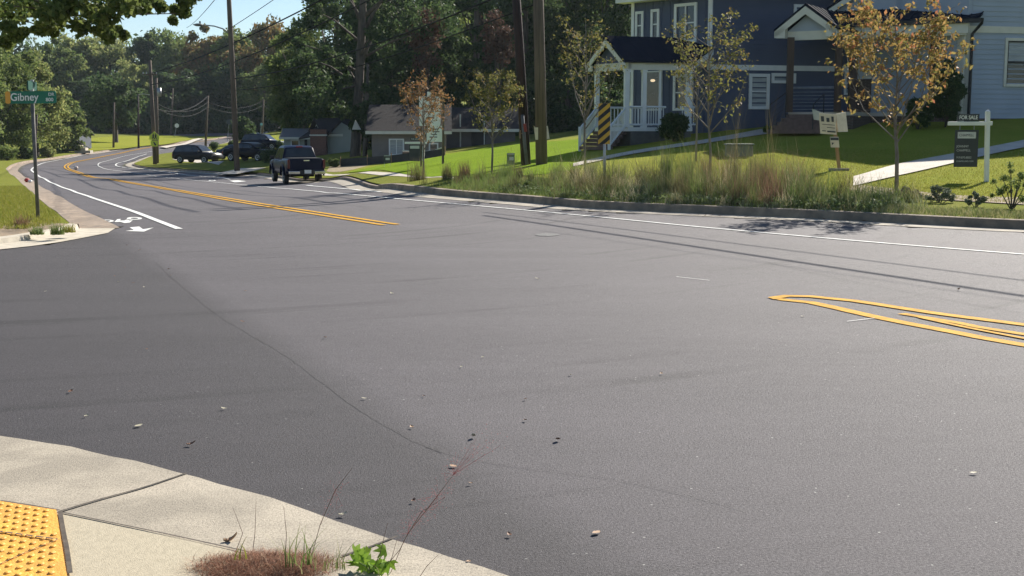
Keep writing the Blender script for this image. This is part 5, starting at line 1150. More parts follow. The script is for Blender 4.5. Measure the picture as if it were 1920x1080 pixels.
bm0, bm1 = G1+pd*.36+ins, G2-pd*.05+ins; mb.prism([bm0, bm1, bm1-Vector((0,0,.30)), bm0-Vector((0,0,.30))], pn_*.16); mb.prism([bm1, bm1+pn_*2.2, bm1+pn_*2.2-Vector((0,0,.3)), bm1-Vector((0,0,.3))], -pd*.14); obj('fascia', mb, CREAMW, HG)
zfl = 2.24
for px, Y, w_ in [(1481, 44.1, .21), (1571.5, 43.6, .21), (1599, 45.6, .26), (1749, 44.6, .2)]:
    q = P(px, 150, Y); mb = MB(); mb.box((q.x, q.y, (zfl+4.8)/2), (w_, w_, 4.8-zfl)); obj('post', mb, BROWNP, HG)
q0, q1 = P(1478, 200, 44.3), P(1600, 200, 43.4); mb = MB(); fl = [Vector((q0.x, q0.y, zfl)), Vector((q1.x, q1.y, zfl)), Vector((q1.x, q1.y, zfl))+pn_*2.6, Vector((q0.x, q0.y, zfl))+pn_*2.6]; mb.prism(fl, (0,0,-.12)); 
f2_ = [Pw.pt(eL, .1, zfl-.004), Pw.pt(-.2, .1, zfl-.004), Pw.pt(-.2, -rec, zfl-.004), Pw.pt(eL, -rec, zfl-.004)]; mb.prism(f2_, (0,0,-.12)); obj('porch_floor', mb, PATHM, HG)
mb = MB(); Pw.box(mb, eL, -.25, -rec, .05, zb2-.6, zfl-.13); mb.prism([p+pn_*.05-Vector((0,0,.13)) for p in fl], (0,0,-1.0)); obj('brick_base', mb, BRICKD, HG)
for k in range(5):
    p0 = P(1480-9*k, 212+7*k, 43.9-.33*k); p1 = P(1562-4*k, 212+7*k, 43.2-.33*k); z = zfl-.13*(k+.6); mb = MB()
    mb.prism([Vector((p0.x, p0.y, z)), Vector((p1.x, p1.y, z)), Vector((p1.x, p1.y+.5, z)), Vector((p0.x, p0.y+.5, z))], (0,0,-.14)); obj('step', mb, STEPM, HG)
mb = MB(); a = P(1487, 190, 44.3); c = P(1568, 190, 43.8)
for k in range(7): z = zfl+.1+k*.12; mb.tube([(a.x, a.y+.3, z), (c.x, c.y+.3, z)], .012, 4)
mb.tube([(a.x, a.y+.3, zfl+.86), (c.x, c.y+.3, zfl+.86)], .03, 4); obj('cable_railing', mb, METAL, HG)
mb = MB(); 
for (x0, y0, x1, y1, Y0, Y1) in [(1444,196,1474,174,42.7,44), (1525,196,1545,176,42.4,43.4)]:
    a = P(x0, y0, Y0); c = P(x1, y1, Y1); mb.tube([a, c], .02, 5); mb.tube([a, a-Vector((0,0,.85))], .02, 5); mb.tube([c, c-Vector((0,0,.85))], .02, 5)
    for k in range(1, 5): mb.tube([a-Vector((0,0,.17*k)), c-Vector((0,0,.17*k))], .006, 4)
obj('hand_rail', mb, BLACK, HG)
bush('conifer_shrub', 1262, 44.2, 27, 60, LEAF_DK, 'dark rounded evergreen against the white porch of the dark blue house', leaf=.10, k=60, npc=170)
bush('conifer_shrub', 1765, 42.6, 34, 130, LEAF_DK, 'tall dark evergreen in the porch shade of the grey blue house', leaf=.10, k=80, npc=190)
bush('conifer_shrub', 1715, 42.4, 24, 62, LEAF_DK, 'lower dark evergreen left of the tall one by the grey blue house', leaf=.10, k=50, npc=150)
bush('foundation_shrub', 1436, 44, 9, 16, LEAF_MD, 'tiny green shrub at the foot of the brown steps', leaf=.08, k=14, npc=50)

# small houses behind ------------------
def simple_house(name, px0, px1, Y, eave, base_z, depth, roof_py, label, wall, roofm, dirv=(1, .1), ridge='a'):
    p = P(px0, 250, Y); t = thing(name, (p.x, p.y, base_z), label, 'house'); Wl = Wall((p.x, p.y), dirv); a1 = Wl.px(px1, 250)[0]; ze = Wl.px((px0+px1)/2, eave)[1]; zr = Wl.px((px0+px1)/2, roof_py)[1]+(depth/2)*(1.6)*0
    mb = MB(); Wl.box(mb, 0, a1, -depth, 0, base_z-.6, ze); obj('wall', mb, wall, t)
    k = depth/2; zr2 = CAMH+(HOR-roof_py)/FPX*(Y+k); mb = MB(); o_ = .35
    mb.prism([Wl.pt(-o_, o_, ze-.05), Wl.pt(a1+o_, o_, ze-.05), Wl.pt(a1+o_, -k, zr2), Wl.pt(-o_, -k, zr2)], (0,0,.1)); mb.prism([Wl.pt(-o_, -depth-o_, ze-.05), Wl.pt(-o_, -k, zr2), Wl.pt(a1+o_, -k, zr2), Wl.pt(a1+o_, -depth-o_, ze-.05)], (0,0,.1)); obj('roof', mb, roofm, t)
    mb = MB()
    for a in (0, a1): mb.prism([Wl.pt(a, 0, ze-.02), Wl.pt(a, -depth, ze-.02), Wl.pt(a, -k, zr2)], Wl.pt(.02, 0, 0)-Wl.pt(0, 0, 0))
    obj('gable', mb, wall, t); mb = MB(); Wl.box(mb, -o_, a1+o_, o_, o_+.04, ze-.14, ze+.04); obj('fascia', mb, CREAMW, t); return t, Wl
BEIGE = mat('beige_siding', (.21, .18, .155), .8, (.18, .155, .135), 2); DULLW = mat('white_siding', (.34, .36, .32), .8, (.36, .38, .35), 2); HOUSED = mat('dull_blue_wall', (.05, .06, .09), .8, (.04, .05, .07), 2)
t, Wl = simple_house('beige_house', 697, 836, 74, 247, .1, 7, 200, 'low beige house with a grey roof behind the rust leaved sapling', BEIGE, SHING, (1, .05))
Wl.window(t, (729,260,758,291), m=WHITE, fr=.08, cross='v', pane=GLASSB); Wl.window(t, (804,268,822,286), fr=.08, cross='')
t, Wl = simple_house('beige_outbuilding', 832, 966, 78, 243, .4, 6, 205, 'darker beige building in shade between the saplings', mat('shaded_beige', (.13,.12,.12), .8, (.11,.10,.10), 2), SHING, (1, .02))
mb = MB(); Wl.box(mb, *(lambda q: (q, q+.9))(Wl.px(884, 260)[0]), 0, .03, .2, 2.4); obj('door', mb, BLACK, t)
for px in (862, 907): mb = MB(); Wl.box(mb, Wl.px(px, 250)[0], Wl.px(px, 250)[0]+.08, 0, .05, .1, 2.6); obj('downpipe', mb, METAL, t)
t, Wl = simple_house('white_house', 612, 664, 92, 252, -.4, 12, 224, 'white house with a brick chimney wall behind the pickup truck', DULLW, SHING, (1, .25))
mb = MB(); q = P(598, 272, 91.5); mb.box((q.x, q.y, .55), (1.15, .7, 2.3)); obj('brick_wall', mb, BRICK, t); mb = MB(); q = P(598, 253.5, 91.5); mb.box(q, (1.25, .8, .1)); obj('coping', mb, CREAMW, t)
mb = MB(); a0 = P(612, 252, 91.8); mb.prism([P(612,255,91.9), P(637,228,91.9), P(664,243,91.9), P(664,290,91.9), P(612,290,91.9)], (0,.1,0)); obj('gable_end', mb, DULLW, t)
mb = MB(); mb.prism([P(560,262,96), P(604,232,100), P(640,226,100), P(612,252,91.5)], (0,0,.12)); mb.prism([P(610,254,91.4), P(640,225,91.4), P(641,228,91.4), P(612,257,91.4)], (0,.3,0)); obj('front_roof', mb, SHING, t)
mb = MB(); mb.prism([P(674-8,225,80.8), P(680-4,243,80.8), P(668-8,243,80.8)], (0,.3,0)); obj('dormer_panel', mb, CREAMW, t)
t, Wl = simple_house('white_annex', 532, 596, 100, 258, -.6, 8, 243, 'low white building with a pale roof in front of the hill lawn', DULLW, mat('pale_roof', (.22,.21,.2), .9, (.17,.16,.15), 20), (1, .1))
Wl.window(t, (545,262,562,274), fr=.08, cross=''); mb = MB(); Wl.box(mb, Wl.px(571,270)[0], Wl.px(576,270)[0], 0, .04, -.6, 1.0); obj('door', mb, BLACK, t)
t, Wl = simple_house('dark_house', 108, 141, 148, 254, -.6, 8, 240, 'small dark blue house under the trees on the left', HOUSED, SHING, (1, .1))
mb = MB(); q = P(143, 270, 147); mb.box(q, (.35,.3,1.6)); obj('white_post', mb, WHITE, t)
t = thing('porch_steps', place(157, 280, 146), 'pale porch steps with a rail beside the small dark house', 'steps'); mb = MB(); q = place(157, 280, 146)
for k in range(3): mb.box(q+Vector((-.3*k, 0, .15+.3*k)), (1.8-.5*k, 1, .3))
obj('steps', mb, PATHM, t); mb = MB(); mb.tube([q+Vector((.9,-.4,.5)), q+Vector((-.7,-.4,1.4))], .05, 5); obj('rail', mb, BLACK, t)
# silt fence, lumber
mb = MB(); pts = [ground(x, y) for x, y in [(640,70),(690,69),(735,68),(790,67),(835,66)]]
for a, b in zip(pts, pts[1:]): mb.prism([a-Vector((0,0,.1)), b-Vector((0,0,.1)), b+Vector((0,0,.42)), a+Vector((0,0,.42))], (0,.02,0))
t = thing('silt_fence', pts[0], 'low black silt fence along the edge of the straw covered ground', 'fence'); obj('fabric', mb, BLACK, t)
for p in pts: mb = MB(); mb.tube([p-Vector((0,0,.2)), p+Vector((0,0,.55))], .025, 5); obj('stake', mb, WOODM, t)
t = thing('deck', ground(790, 71), 'low dark wooden deck with pale edges before the beige house', 'deck'); mb = MB(); a = P(756, 282, 71); c = P(829, 280, 71); mb.box(((a.x+c.x)/2, 71, a.z-.2), (c.x-a.x, 1.2, .25)); obj('platform', mb, STEPM, t); mb = MB(); mb.tube([a+Vector((0,-.62,0)), P(790,285,70.4), P(815,282,70.4), P(828,277,70.4)], .035, 4); obj('edge', mb, CREAMW, t)

# --- grasses -----------------------------------------------------------
def blades(B, h, wd, lean=.35, seg=3, dirb=None):
    """B (n,3) roots; h (n,) heights. Each blade a tapering bent strip (one island)"""
    n = len(B); h = np.broadcast_to(h, (n,)); az = RNG.uniform(0, 2*np.pi, n); ln = RNG.uniform(.2, 1, n)*lean
    d = np.stack([np.cos(az), np.sin(az), np.zeros(n)], 1)
    if dirb is not None: d = d*.7+np.array(dirb)*.5
    s = np.stack([-np.sin(az+.8), np.cos(az+.8), np.zeros(n)], 1); V = []
    for k in range(seg+1):
        f = k/seg; c = B+d*(h*ln*f**2)[:, None]+np.array([0, 0, 1])*(h*(f-.35*ln*f*f))[:, None]; w_ = wd*(1-f*.92)
        V += [c-s*w_/2, c+s*w_/2]
    V = np.stack(V, 1); m = 2*(seg+1); F = []
    base = np.arange(n)[:, None]*m
    for k in range(seg): F.append(base+np.array([[2*k, 2*k+1, 2*k+3, 2*k+2]]))
    return V.reshape(-1, 3), np.concatenate(F, 0)
def scatter_edge(curve, side, d0, d1, n, cond):
    c = [p for p in curve if cond(p)]; N = normals2(c); idx = RNG.integers(0, len(c)-1, n); f = RNG.uniform(0, 1, n); dd = RNG.uniform(d0, d1, n); out = []
    for i, t_, d_ in zip(idx, f, dd):
        p = c[i].lerp(c[i+1], t_)+N[i]*side*d_; out.append((p.x, p.y))
    out = np.array(out); return np.column_stack([out, Tn(out)+LIFT-.01])
def pxof(x, y): return 960+FPX*x/y
inv = lambda a, b: (lambda p: 10 < p.y < 45 and a < pxof(p.x, p.y) < b)
def stuffobj(name, B, h, wd, m, label, cat, lean=.35): V, F = blades(B, h, wd, lean); return tag(npobj(name, V, F, m), label, cat, kind='stuff')
def patchy(x, y, f=1.1, ph=0): return .5+.25*np.sin(x*f*1.7+ph)*np.cos(y*f*1.1+ph*2)+.25*np.sin((x+y)*f*2.9+ph)
def weed_h(B, lo, hi, ph=0, tall=(1190, 1500)):
    d = sdf(B[:, :2]); px = 960+FPX*B[:, 0]/B[:, 1]; g = np.clip(d/1.6, .15, 1); t_ = np.exp(-((px-1330)/230.)**2)*.45+.62
    return (lo+(hi-lo)*patchy(B[:, 0], B[:, 1], 1.3, ph)*g)*t_*(.75+.6*patchy(B[:, 0], B[:, 1], 3.1, ph+1))*RNG.uniform(.6, 1.25, len(B))
def tufts(d0, d1, n, per, cond, lo, hi, spread, lean, wd, m, label, ph=0):
    cs = scatter_edge(Rk, sR, d0, d1, n, cond); H_ = weed_h(cs, lo, hi, ph)*RNG.uniform(.6, 1.75, n); Vs, Fs, o = [], [], 0
    for c, h in zip(cs, H_):
        k = int(per*RNG.uniform(.5, 1.5)); sp = spread*RNG.uniform(.5, 1.5); off_ = RNG.normal(0, sp, (k, 2)); B = np.column_stack([c[:2]+off_, np.full(k, c[2])]); B[:, 2] -= .01
        V, F = blades(B, RNG.uniform(.35, 1.1, k)*h, wd, lean*RNG.uniform(.5, 1.5), 3, dirb=(RNG.normal(0, .5), RNG.normal(0, .5), 0)); Vs.append(V); Fs.append(F+o); o += len(V)
    tag(npobj('weeds', np.vstack(Vs), np.vstack(Fs), m), label, 'weeds', kind='stuff')
BLADE_STR = leafmat('straw_grass', [(.46,.38,.22),(.56,.48,.30),(.36,.30,.16),(.62,.55,.38)], .35)
BLADE_GRY = leafmat('grey_green_grass', [(.16,.19,.10),(.24,.27,.16),(.11,.14,.06),(.32,.34,.24)], .3)
tufts(.2, 3.0, 190, 60, inv(860, 1620), .16, .8, .10, .8, .012, BLADE_DRY, 'dry straw coloured weeds and grass on the verge behind the right kerb')
tufts(.2, 2.8, 70, 45, inv(960, 1560), .2, .9, .08, .7, .010, BLADE_STR, 'bleached pale grass stems scattered through the right verge', 3.)
tufts(.3, 2.4, 70, 50, inv(766, 1140), .25, 1.3, .09, .5, .010, BLADE_SED, 'bronze and green grass stems around the utility poles and saplings', 7.)
tufts(.2, 2.4, 90, 55, inv(766, 1140), .2, .9, .10, .7, .012, BLADE_GRN, 'green weeds along the kerb between the rust leaved sapling and the striped marker', 6.)
tufts(.2, 2.6, 130, 60, inv(1150, 1600), .16, .9, .09, .6, .012, BLADE_GRN, 'green weeds mixed into the dry grass of the right verge', 2.)
tufts(.18, 1.8, 190, 45, inv(1130, 1680), .14, .48, .10, 1.3, .014, BLADE_GRY, 'low grey green weeds along the right kerb', 5.)
tufts(.6, 3.0, 60, 40, inv(1180, 1520), .6, 1.5, .05, .5, .008, BLADE_SED, 'tall bronze grass stems among the weeds of the right verge', 4.)
tufts(.3, 2.5, 26, 50, inv(1330, 1460), .4, 1.1, .07, .6, .009, BLADE_RED, 'russet grass stems in the middle of the right verge', 1.)
B = scatter_edge(Rk, sR, .18, 1.8, 6500, inv(790, 1140)); stuffobj('weeds', B, weed_h(B, .10, .6, 1.), .013, BLADE_GRN, 'low green weeds along the kerb by the utility poles', 'weeds', .6)
B = scatter_edge(Rk, sR, .18, 1.5, 4200, inv(1540, 1960)); stuffobj('weeds', B, RNG.uniform(.03, .16, len(B)), .012, BLADE_DRY, 'thin dry weeds on the bare strip behind the right kerb', 'weeds', .8)
# broadleaf weeds in the verge
B = scatter_edge(Rk, sR, .2, 1.8, 900, inv(880, 1640)); cl = np.column_stack([B[:, :2], B[:, 2]+.1, np.full(len(B), .12)]); V, F = leafquads(cloud(cl, 9, .8), .055); tag(npobj('broadleaf_weeds', V, F, leafmat('weed_leaves', [(.10,.15,.04),(.16,.21,.06),(.26,.30,.16),(.08,.11,.03)], .3)), 'low broad leaved weeds spilling over the right kerb', 'weeds', kind='stuff')
# tall clumps, each its own
cg = 'tall grass clumps on the right verge'
clumps = [(787,36.6,295,17,BLADE_SED,'stiff dark bronze grass clump at the left end of the verge'),(838,36.2,300,15,BLADE_SED,'narrow bronze grass clump under the rust leaved sapling'),(866,36,300,15,BLADE_RED,'reddish grass clump left of the olive sapling'),
 (905,35,308,10,BLADE_GRN,'green grass clump at the foot of the olive sapling'),(948,34,300,9,BLADE_GRN,'green grass clump beside the small framed yard sign'),(975,33.5,300,9,BLADE_SED,'bronze grass clump at the foot of the dark leaning pole'),
 (1040,32,292,10,BLADE_SED,'bronze grass clump right of the lighter pole'),(1075,31,290,9,BLADE_SED,'bronze grass clump left of the sparse sapling'),(1112,30,283,10,BLADE_DRY,'pale dry grass clump just left of the striped marker'),(1165,29.5,280,12,BLADE_DRY,'pale dry grass clump just right of the striped marker'),
 (1205,29,275,12,BLADE_SED,'bronze grass clump before the porch stairs path'),(1248,28.5,255,12,BLADE_GRN,'tallest green grass clump, below the dark evergreen'),(1278,28,268,12,BLADE_GRN,'green grass clump just left of the corner sapling'),(1322,27.5,285,11,BLADE_RED,'reddish grass clump at the foot of the corner sapling'),
 (1368,27.3,270,14,BLADE_RED,'russet grass clump in front of the utility box'),(1408,27,268,14,BLADE_SED,'bronze grass clump right of the utility box'),(1440,26.6,272,13,BLADE_SED,'leaning bronze grass clump in the middle of the right verge'),(1475,26.5,280,12,BLADE_DRY,'dry grass clump right of the leaning bronze one'),(1500,26,290,11,BLADE_DRY,'last dry grass clump before the notice board')]
for px, Y, top, wpx, m, lb in clumps:
    b = ground(px+random.uniform(-8, 8), Y+random.uniform(-1.2, .8)); top += random.uniform(-14, 10); wpx *= random.uniform(.8, 1.8); hh = max(.35, top_h(top, Y, b.z)); r = wpx/px2m(Y); n = 300; a = RNG.uniform(0, 6.28, n); rr = r*.8*RNG.uniform(0, 1, n)**.6
    B = np.column_stack([b.x+np.cos(a)*rr, b.y+np.sin(a)*rr, np.full(n, b.z-.02)]); V, F = blades(B, RNG.uniform(.25, 1.05, n)**.8*hh, .009, random.uniform(.3, .7), 4)
    t = thing('grass_clump', b, lb, 'grass clump', cg); npobj('blades', V, F, m, t)
# short turf blades: left verge near the sign, right lawn, far edge of the kerbs
def in_band(poly_px, n, lift=LIFT):
    """random ground points inside a pixel quad"""
    a, b, c, d = [G(*q, lift) for q in poly_px]; u, v = RNG.uniform(0, 1, n), RNG.uniform(0, 1, n)
    A_, B_, C_, D_ = [np.array(p[:2]) for p in (a, b, c, d)]
    p = (1-u)[:, None]*((1-v)[:, None]*A_+v[:, None]*D_)+u[:, None]*((1-v)[:, None]*B_+v[:, None]*C_); return np.column_stack([p, Tn(p)+lift])
def keep_off(B, d=.16): s = sdf(B[:, :2]); return B[s > d]
B = keep_off(in_band([(-30,430),(126,430),(48,350),(-30,350)], 26000), .22); stuffobj('turf', B, RNG.uniform(.03, .09, len(B)), .010, BLADE_LAWN, 'mown grass on the left verge around the street name sign', 'grass', .9)
B = in_band([(1240,352),(1940,385),(1940,285),(1240,288)], 42000); B[:, 2] += .015; B = B[B[:, 1] > 23.3]; stuffobj('turf', B, RNG.uniform(.025, .06, len(B)), .011, BLADE_LAWN, 'mown lawn grass in front of the right house', 'grass', .9)
# verge plants at the corner by the sign
for px, py, h, m, lb in [(40,428,.30,BLADE_RED,'brownish grass tuft left of the street name sign'),(70,436,.16,BLADE_GRN,'small green tuft at the foot of the street name sign'),(108,436,.22,BLADE_GRN,'pale green strappy tuft right of the street name sign'),(128,432,.16,BLADE_LAWN,'bright strappy tuft at the tip of the left corner')]:
    b = G(px, py, .12); n = 110; a = RNG.uniform(0, 6.28, n); rr = .10*RNG.uniform(0, 1, n)**.6; B = np.column_stack([b.x+np.cos(a)*rr, b.y+np.sin(a)*rr, np.full(n, b.z-.03)]); V, F = blades(B, RNG.uniform(.5, 1.1, n)*h, .014, .8, 4)
    t = thing('grass_tuft', b, lb, 'grass tuft'); npobj('blades', V, F, m, t)

# small shrubs on the right verge
GREYLEAF = leafmat('grey_green_leaves', [(.12,.15,.09),(.22,.25,.17),(.07,.09,.05),(.30,.32,.25)], .2)
for px, Y, r, h, m, lb in [(1706,24.6,20,26,leafmat('purplish_leaves', [(.14,.11,.10),(.10,.09,.07),(.2,.17,.15)], .2),'low purplish shrub at the foot of the golden sapling'),(1762,24,24,32,GREYLEAF,'grey green shrub between the golden sapling and the white post'),(1828,23,17,30,GREYLEAF,'small grey green shrub under the white for sale post'),(1897,22.6,34,96,LEAF_MD,'tallest leafy shrub at the right edge of the verge')]:
    bush('verge_shrub', px, Y, r, h, m, lb, 'small shrubs on the right verge', leaf=.035, k=46, npc=95)
bush('kerb_weed', 1640, 21.9+1.4, 22, 20, LEAF_DK, 'dark weed hanging over the kerb below the notice board', leaf=.03, k=30, npc=80)
bush('kerb_weed', 1195, 25.9, 22, 26, LEAF_DK, 'dark leafy weed at the kerb right of the striped marker', leaf=.03, k=30, npc=80)
bush('kerb_weed', 990, 29.4, 16, 20, LEAF_MD, 'green weed hanging over the kerb below the utility poles', leaf=.03, k=24, npc=80)

# --- foreground: mulch mound with dry grass, leafy sprig, thin stalks ----
mc = Vector(((478-960)/FPX*4.40, 4.40, 0))
mb = MB(); rings = []
for r, z in ((.22, -.02), (.17, .005), (.11, .018), (.04, .024)): rings.append([Vector((mc.x+math.cos(a)*r*1.05*(1+.09*math.sin(3*a+r*20)), mc.y+math.sin(a)*r*.7, z+.012)) for a in [k*math.pi/14 for k in range(28)]])
mb.loft(rings); tag(obj('mulch_mound', mb, mat('mulch', (.10,.055,.04), .95, (.20,.12,.085), 30, 1, 60), None, True), 'mound of reddish brown mulch spilling on the near kerb corner', 'mulch')
n = 6500; a = RNG.uniform(0, 6.28, n); rr = RNG.uniform(0, 1, n)**.55; rr *= RNG.uniform(.8, 1.22, n)*(1+.12*np.sin(3*a)); B = np.column_stack([mc.x+np.cos(a)*rr*.235, mc.y+np.sin(a)*rr*.17, .012+.022*np.maximum(0, 1-rr**1.5)])
V, F = blades(B, RNG.uniform(.015, .055, n), .0022, 2.8, 3); tag(npobj('mulch_needles', V, F, leafmat('needles', [(.24,.09,.05),(.40,.19,.11),(.08,.035,.025),(.55,.38,.24)], .1)), 'dry reddish needles and stems covering the mulch mound', 'mulch', kind='stuff')
def tuft(px, py, n, h, wd, m, lb, lean=.6, sp=.04, z=.05):
    b = G(px, py); B = np.column_stack([b.x+RNG.normal(0, sp, n), b.y+RNG.normal(0, sp*.5, n), np.full(n, z)]); V, F = blades(B, RNG.uniform(.5, 1.1, n)*h, wd, lean, 5)
    t = thing('grass_tuft', Vector((b.x, b.y, z)), lb, 'grass tuft'); npobj('blades', V, F, m, t)
tuft(560, 1085, 26, .16, .006, BLADE_GRN, 'grey green grass tuft at the right side of the mulch mound', .9)
tuft(448, 1075, 5, .10, .007, BLADE_LAWN, 'few yellow green blades on the left of the mulch mound', .7, .02)
tuft(625, 1095, 22, .14, .004, BLADE_DRY, 'pale dry grass tuft between the mound and the leafy sprig', 1.2)
# leafy sprig: stems with five-part leaves
b = Vector(((685-960)/FPX*4.38, 4.38, .0)); t = thing('leafy_sprig', b, 'bright green sprig of lobed leaves at the bottom edge', 'plant'); mb = MB(); LV, LF = [], []
rnd = random.Random(4)
for k in range(17):
    e = b+Vector((rnd.uniform(-.07, .07), rnd.uniform(-.04, .04), rnd.uniform(.035, .10))); mb.tube([b, b.lerp(e, .5)+Vector((0,0,.01)), e], .0016, 5)
    tilt = Vector((rnd.uniform(-.5, .5), rnd.uniform(-1, .1), .55)).normalized(); u = tilt.cross(Vector((rnd.random(), rnd.random(), .1))).normalized(); v = tilt.cross(u); s = rnd.uniform(.042, .065)
    n0 = len(LV); ang = rnd.uniform(0, 6.28); pts = []
    for j in range(5):
        a0 = ang+(j-2)*.62; L_ = s*(1, .92, .7)[abs(j-2)]
        dirp = u*math.cos(a0)+v*math.sin(a0); sd_ = u*math.cos(a0+1.57)+v*math.sin(a0+1.57)
        pts += [e, e+dirp*L_*.5+sd_*L_*.19, e+dirp*L_-tilt*L_*.18, e+dirp*L_*.5-sd_*L_*.19]
        LF.append([n0+4*j+i for i in range(4)])
    LV += [tuple(p) for p in pts]
obj('stems', mb, mat('green_stem', (.12,.2,.05), .6, (.1,.16,.05), 9), t); npobj('leaves', np.array(LV), np.array(LF), LEAF_BG, t)
# tall thin stalks with airy pink seed heads
STALK = mat('stalk', (.10,.055,.045), .7, (.16,.09,.06), 9); PINK = leafmat('pink_seed_heads', [(.42,.14,.15),(.5,.2,.2),(.34,.12,.13)], .5)
def stalk(pts, hd_, lb, n=170, sp=.02):
    W_ = [P(x, y, Y) for x, y, Y in pts]; W_[0].z = max(W_[0].z, -.02); t = thing('grass_stalk', W_[0], lb, 'grass stalk', 'thin pink flowering grass stalks at the near kerb'); mb = MB(); mb.tube(W_, [.0012]*(len(W_)-1)+[.0005], 5); obj('stem', mb, STALK, t)
    if hd_:
        C_ = []; hc = [P(x, y, Y) for x, y, Y in hd_]
        for k in range(n):
            f = RNG.uniform(0, len(hc)-1); i = int(f); q = hc[i].lerp(hc[min(i+1, len(hc)-1)], f-i); C_.append((q.x+RNG.normal(0, sp), q.y+RNG.normal(0, sp), q.z+RNG.normal(0, sp)))
        C_ = np.array(C_); V, F = leafquads(C_, .0032, aspect=.7); npobj('seed_head', V, F, PINK, t)
        mb = MB()
        pass
        for c in C_[::9]:
            s_ = min(W_, key=lambda w__: (w__-Vector(c)).length); mb.tube([s_, Vector(c)], .0003, 3, False)
        obj('branchlets', mb, PINK, t)
stalk([(575,1075,4.45),(600,985,4.4),(628,920,4.35),(660,878,4.3)], [(612,960,4.4),(640,900,4.35)], 'leftmost tall leaning stalk with a thin pink seed head', 90, .02)
stalk([(705,1085,4.4),(750,1030,4.3),(765,1000,4.25),(820,930,4.15),(850,890,4.1)], [(755,1010,4.25),(800,950,4.2),(850,880,4.1),(930,815,4.0)], 'tall stalk leaning right with the longest airy pink seed head', 420, .022)
stalk([(728,1085,4.4),(757,1015,4.3),(790,960,4.25),(835,932,4.2)], [(775,985,4.25),(830,930,4.2)], 'curved stalk just under the longest seed head', 90, .02)
for i, l in enumerate([[(472,1050,4.6),(478,1000,4.58),(480,940,4.55)], [(440,1040,4.6),(455,1000,4.58),(436,950,4.55)], [(535,1050,4.5),(537,1000,4.5),(532,950,4.5)], [(690,1085,4.4),(712,1040,4.35),(727,980,4.3)], [(715,1085,4.4),(735,1045,4.35),(745,1010,4.3)], [(785,1085,4.3),(800,1062,4.28),(822,1040,4.25)]]):
    stalk(l, None, ['short upright stalk rising from the mulch mound','short stalk bent left over the mulch mound','short stalk at the right edge of the mulch mound','thin stalk left of the crossing stalks','thin stalk crossing the longest one near its foot','short reddish stalk right of the leafy sprig'][i])

# --- fallen leaves ---------------------------------------------------------
LB = mat('brown_leaf', (.20,.085,.04), .7, (.13,.06,.03), 40); LP = mat('pale_leaf', (.46,.42,.30), .7, (.35,.31,.2), 40); LT = mat('tan_leaf', (.40,.25,.14), .7, (.3,.18,.1), 40)
def leaf(px, py, s, m, lb, rot=None, curl=.4, asp=.55):
    p = G(px, py); p.z = T(p.x, p.y)+.010; curl *= .45; s *= .75; rot = random.uniform(0, 6.28) if rot is None else rot; mb = MB(); n = 7; rings = []
    for i in range(n+1):
        f = i/n; wv = math.sin(math.pi*min(1, f*1.02))**.7*asp*.5*s*(1+.25*math.sin(f*17))+.001; x = (f-.5)*s; z = curl*s*(f-.3)**2*1.6
        r = []
        for u in (-1, -.5, 0, .5, 1): q = Vector((x, u*wv, z+abs(u)*curl*s*.28)); r.append(p+Vector((q.x*math.cos(rot)-q.y*math.sin(rot), q.x*math.sin(rot)+q.y*math.cos(rot), q.z)))
        rings.append(r)
    mb.loft(rings, False, False); o = obj('fallen_leaf', mb, m); return tag(o, lb, 'leaf', 'fallen leaves on the road')
for px, py, s, m, lb, c in [(888,822,.055,LP,'pale upright curled leaf in the middle of the near asphalt',1.2),(1046,828,.06,LB,'dark twisted leaf right of the pale upright one',.8),(358,837,.06,LB,'brown leaf standing near the pale kerb on the left',1.0),
        (432,1020,.07,LT,'large curled tan leaf on the edge of the mulch mound',1.5),(260,801,.07,LP,'flat pale leaf on the dark asphalt at lower left',.2),(162,783,.045,LP,'small pale leaf at the far lower left of the asphalt',.6),
        (772,804,.045,LT,'small tan leaf left of the pale upright one',.6),(850,877,.06,LT,'thin tan leaf sliver below the pale upright one',.1),(643,969,.05,LP,'pale leaf lying against the near kerb edge',.7),(955,1007,.04,LB,'small rust brown leaf near the bottom centre',.6),
        (1118,1002,.06,LT,'thin pale brown twig-like leaf at bottom centre right',.1),(775,943,.035,LB,'tiny dark leaf behind the thin stalks',.8),(985,791,.04,LB,'small dark leaf above and right of the pale upright one',.7),(882,910,.03,LT,'tiny tan leaf below the tan sliver',.8),
        (878,1058,.04,LT,'small leaf on the near kerb edge at the bottom',.5),(192,985,.018,LB,'tiny dark seed on the pale sidewalk slab',.3),(1007,524,.07,LP,'small pale leaf in the middle of the junction',.6),(610,635,.05,LT,'small leaf left of centre on the dark asphalt',.6),
        (735,552,.07,LP,'small leaf near the tyre marks left of centre',.5),(1825,890,.05,LP,'tiny pale leaf at the far right of the near asphalt',.3),(1505,595,.06,LP,'pale chip beside the yellow median line',.3),(1797,545,.06,LT,'small upright leaf between the wire shadows at right',1.2)]:
    leaf(px, py, s, m, lb, None, c)
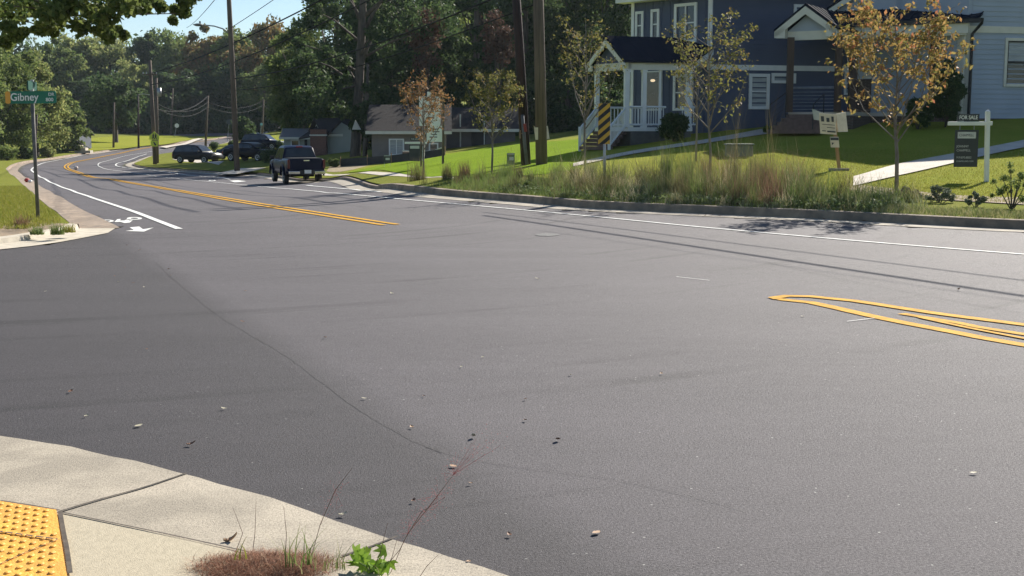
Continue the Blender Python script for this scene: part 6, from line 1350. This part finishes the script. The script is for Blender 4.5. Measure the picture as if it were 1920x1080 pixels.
for px, py in [(222,530),(250,532),(85,548),(320,518),(250,553),(316,506),(270,540),(262,470),(238,461),(455,605),(275,657),(420,769),(795,745),(683,750),(132,737),(865,690),(905,672),(1070,705),(1240,703),(985,751),(215,519),(234,503),(460,547)]:
    leaf(px, py, random.uniform(.03, .06), random.choice((LP, LT, LB)), 'small dry leaf lying on the dark asphalt of the side street mouth', None, .5)
for px, py in [(1020,386),(1310,404),(1322,405),(1335,404.5),(1350,406),(1560,413),(1575,413.5),(1590,414),(1605,413),(1620,415),(1650,416),(1852,424),(1400,407),(1545,412)]:
    leaf(px, py, random.uniform(.06, .11), random.choice((LT, LB)), 'brown leaf gathered in the right gutter', None, .7)
mb = MB(); q = G(142.5, 319); mb.sphere(q+Vector((0,0,.16)), .17, 10, 8, .9, .1); tag(obj('crumpled_bag', mb, mat('bag_white', (.7,.66,.6), .7, (.6,.4,.3), 3)), 'crumpled whitish bag lying on the yellow line at the bend', 'litter')
mb = MB(); q = P(51, 346.5, 58); q.z = T(q.x, q.y)+.1; mb.sphere(q, .12, 10, 8, .8, .1); tag(obj('red_litter', mb, REDM), 'red piece of litter in the left gutter', 'litter')
mb = MB(); q = P(57, 347, 57); q.z = T(q.x, q.y)+.08; mb.sphere(q, .1, 8, 6, .7, .15); tag(obj('pale_litter', mb, SIGNW), 'pale litter beside the red piece in the left gutter', 'litter')

# --- thin volume added to lift the darks, standing in for veiling glare ------------------------------
mb = MB(); mb.add([(x, y, z) for x in (-880, 880) for y in (-190, 1470) for z in (-6, 95)], [(0,1,3,2),(4,6,7,5),(0,4,5,1),(2,3,7,6),(0,2,6,4),(1,5,7,3)])
hz = obj('glare_veil', mb, None); tag(hz, kind='stuff'); hm = bpy.data.materials.new('glare_veil'); hm.use_nodes = True; ht = hm.node_tree; ht.nodes.remove(ht.nodes['Principled BSDF'])
pv = ht.nodes.new('ShaderNodeVolumePrincipled'); pv.inputs['Color'].default_value = (.75, .87, 1, 1); pv.inputs['Density'].default_value = .00010; pv.inputs['Anisotropy'].default_value = .3
ht.links.new(pv.outputs[0], ht.nodes['Material Output'].inputs['Volume']); hz.data.materials.append(hm)
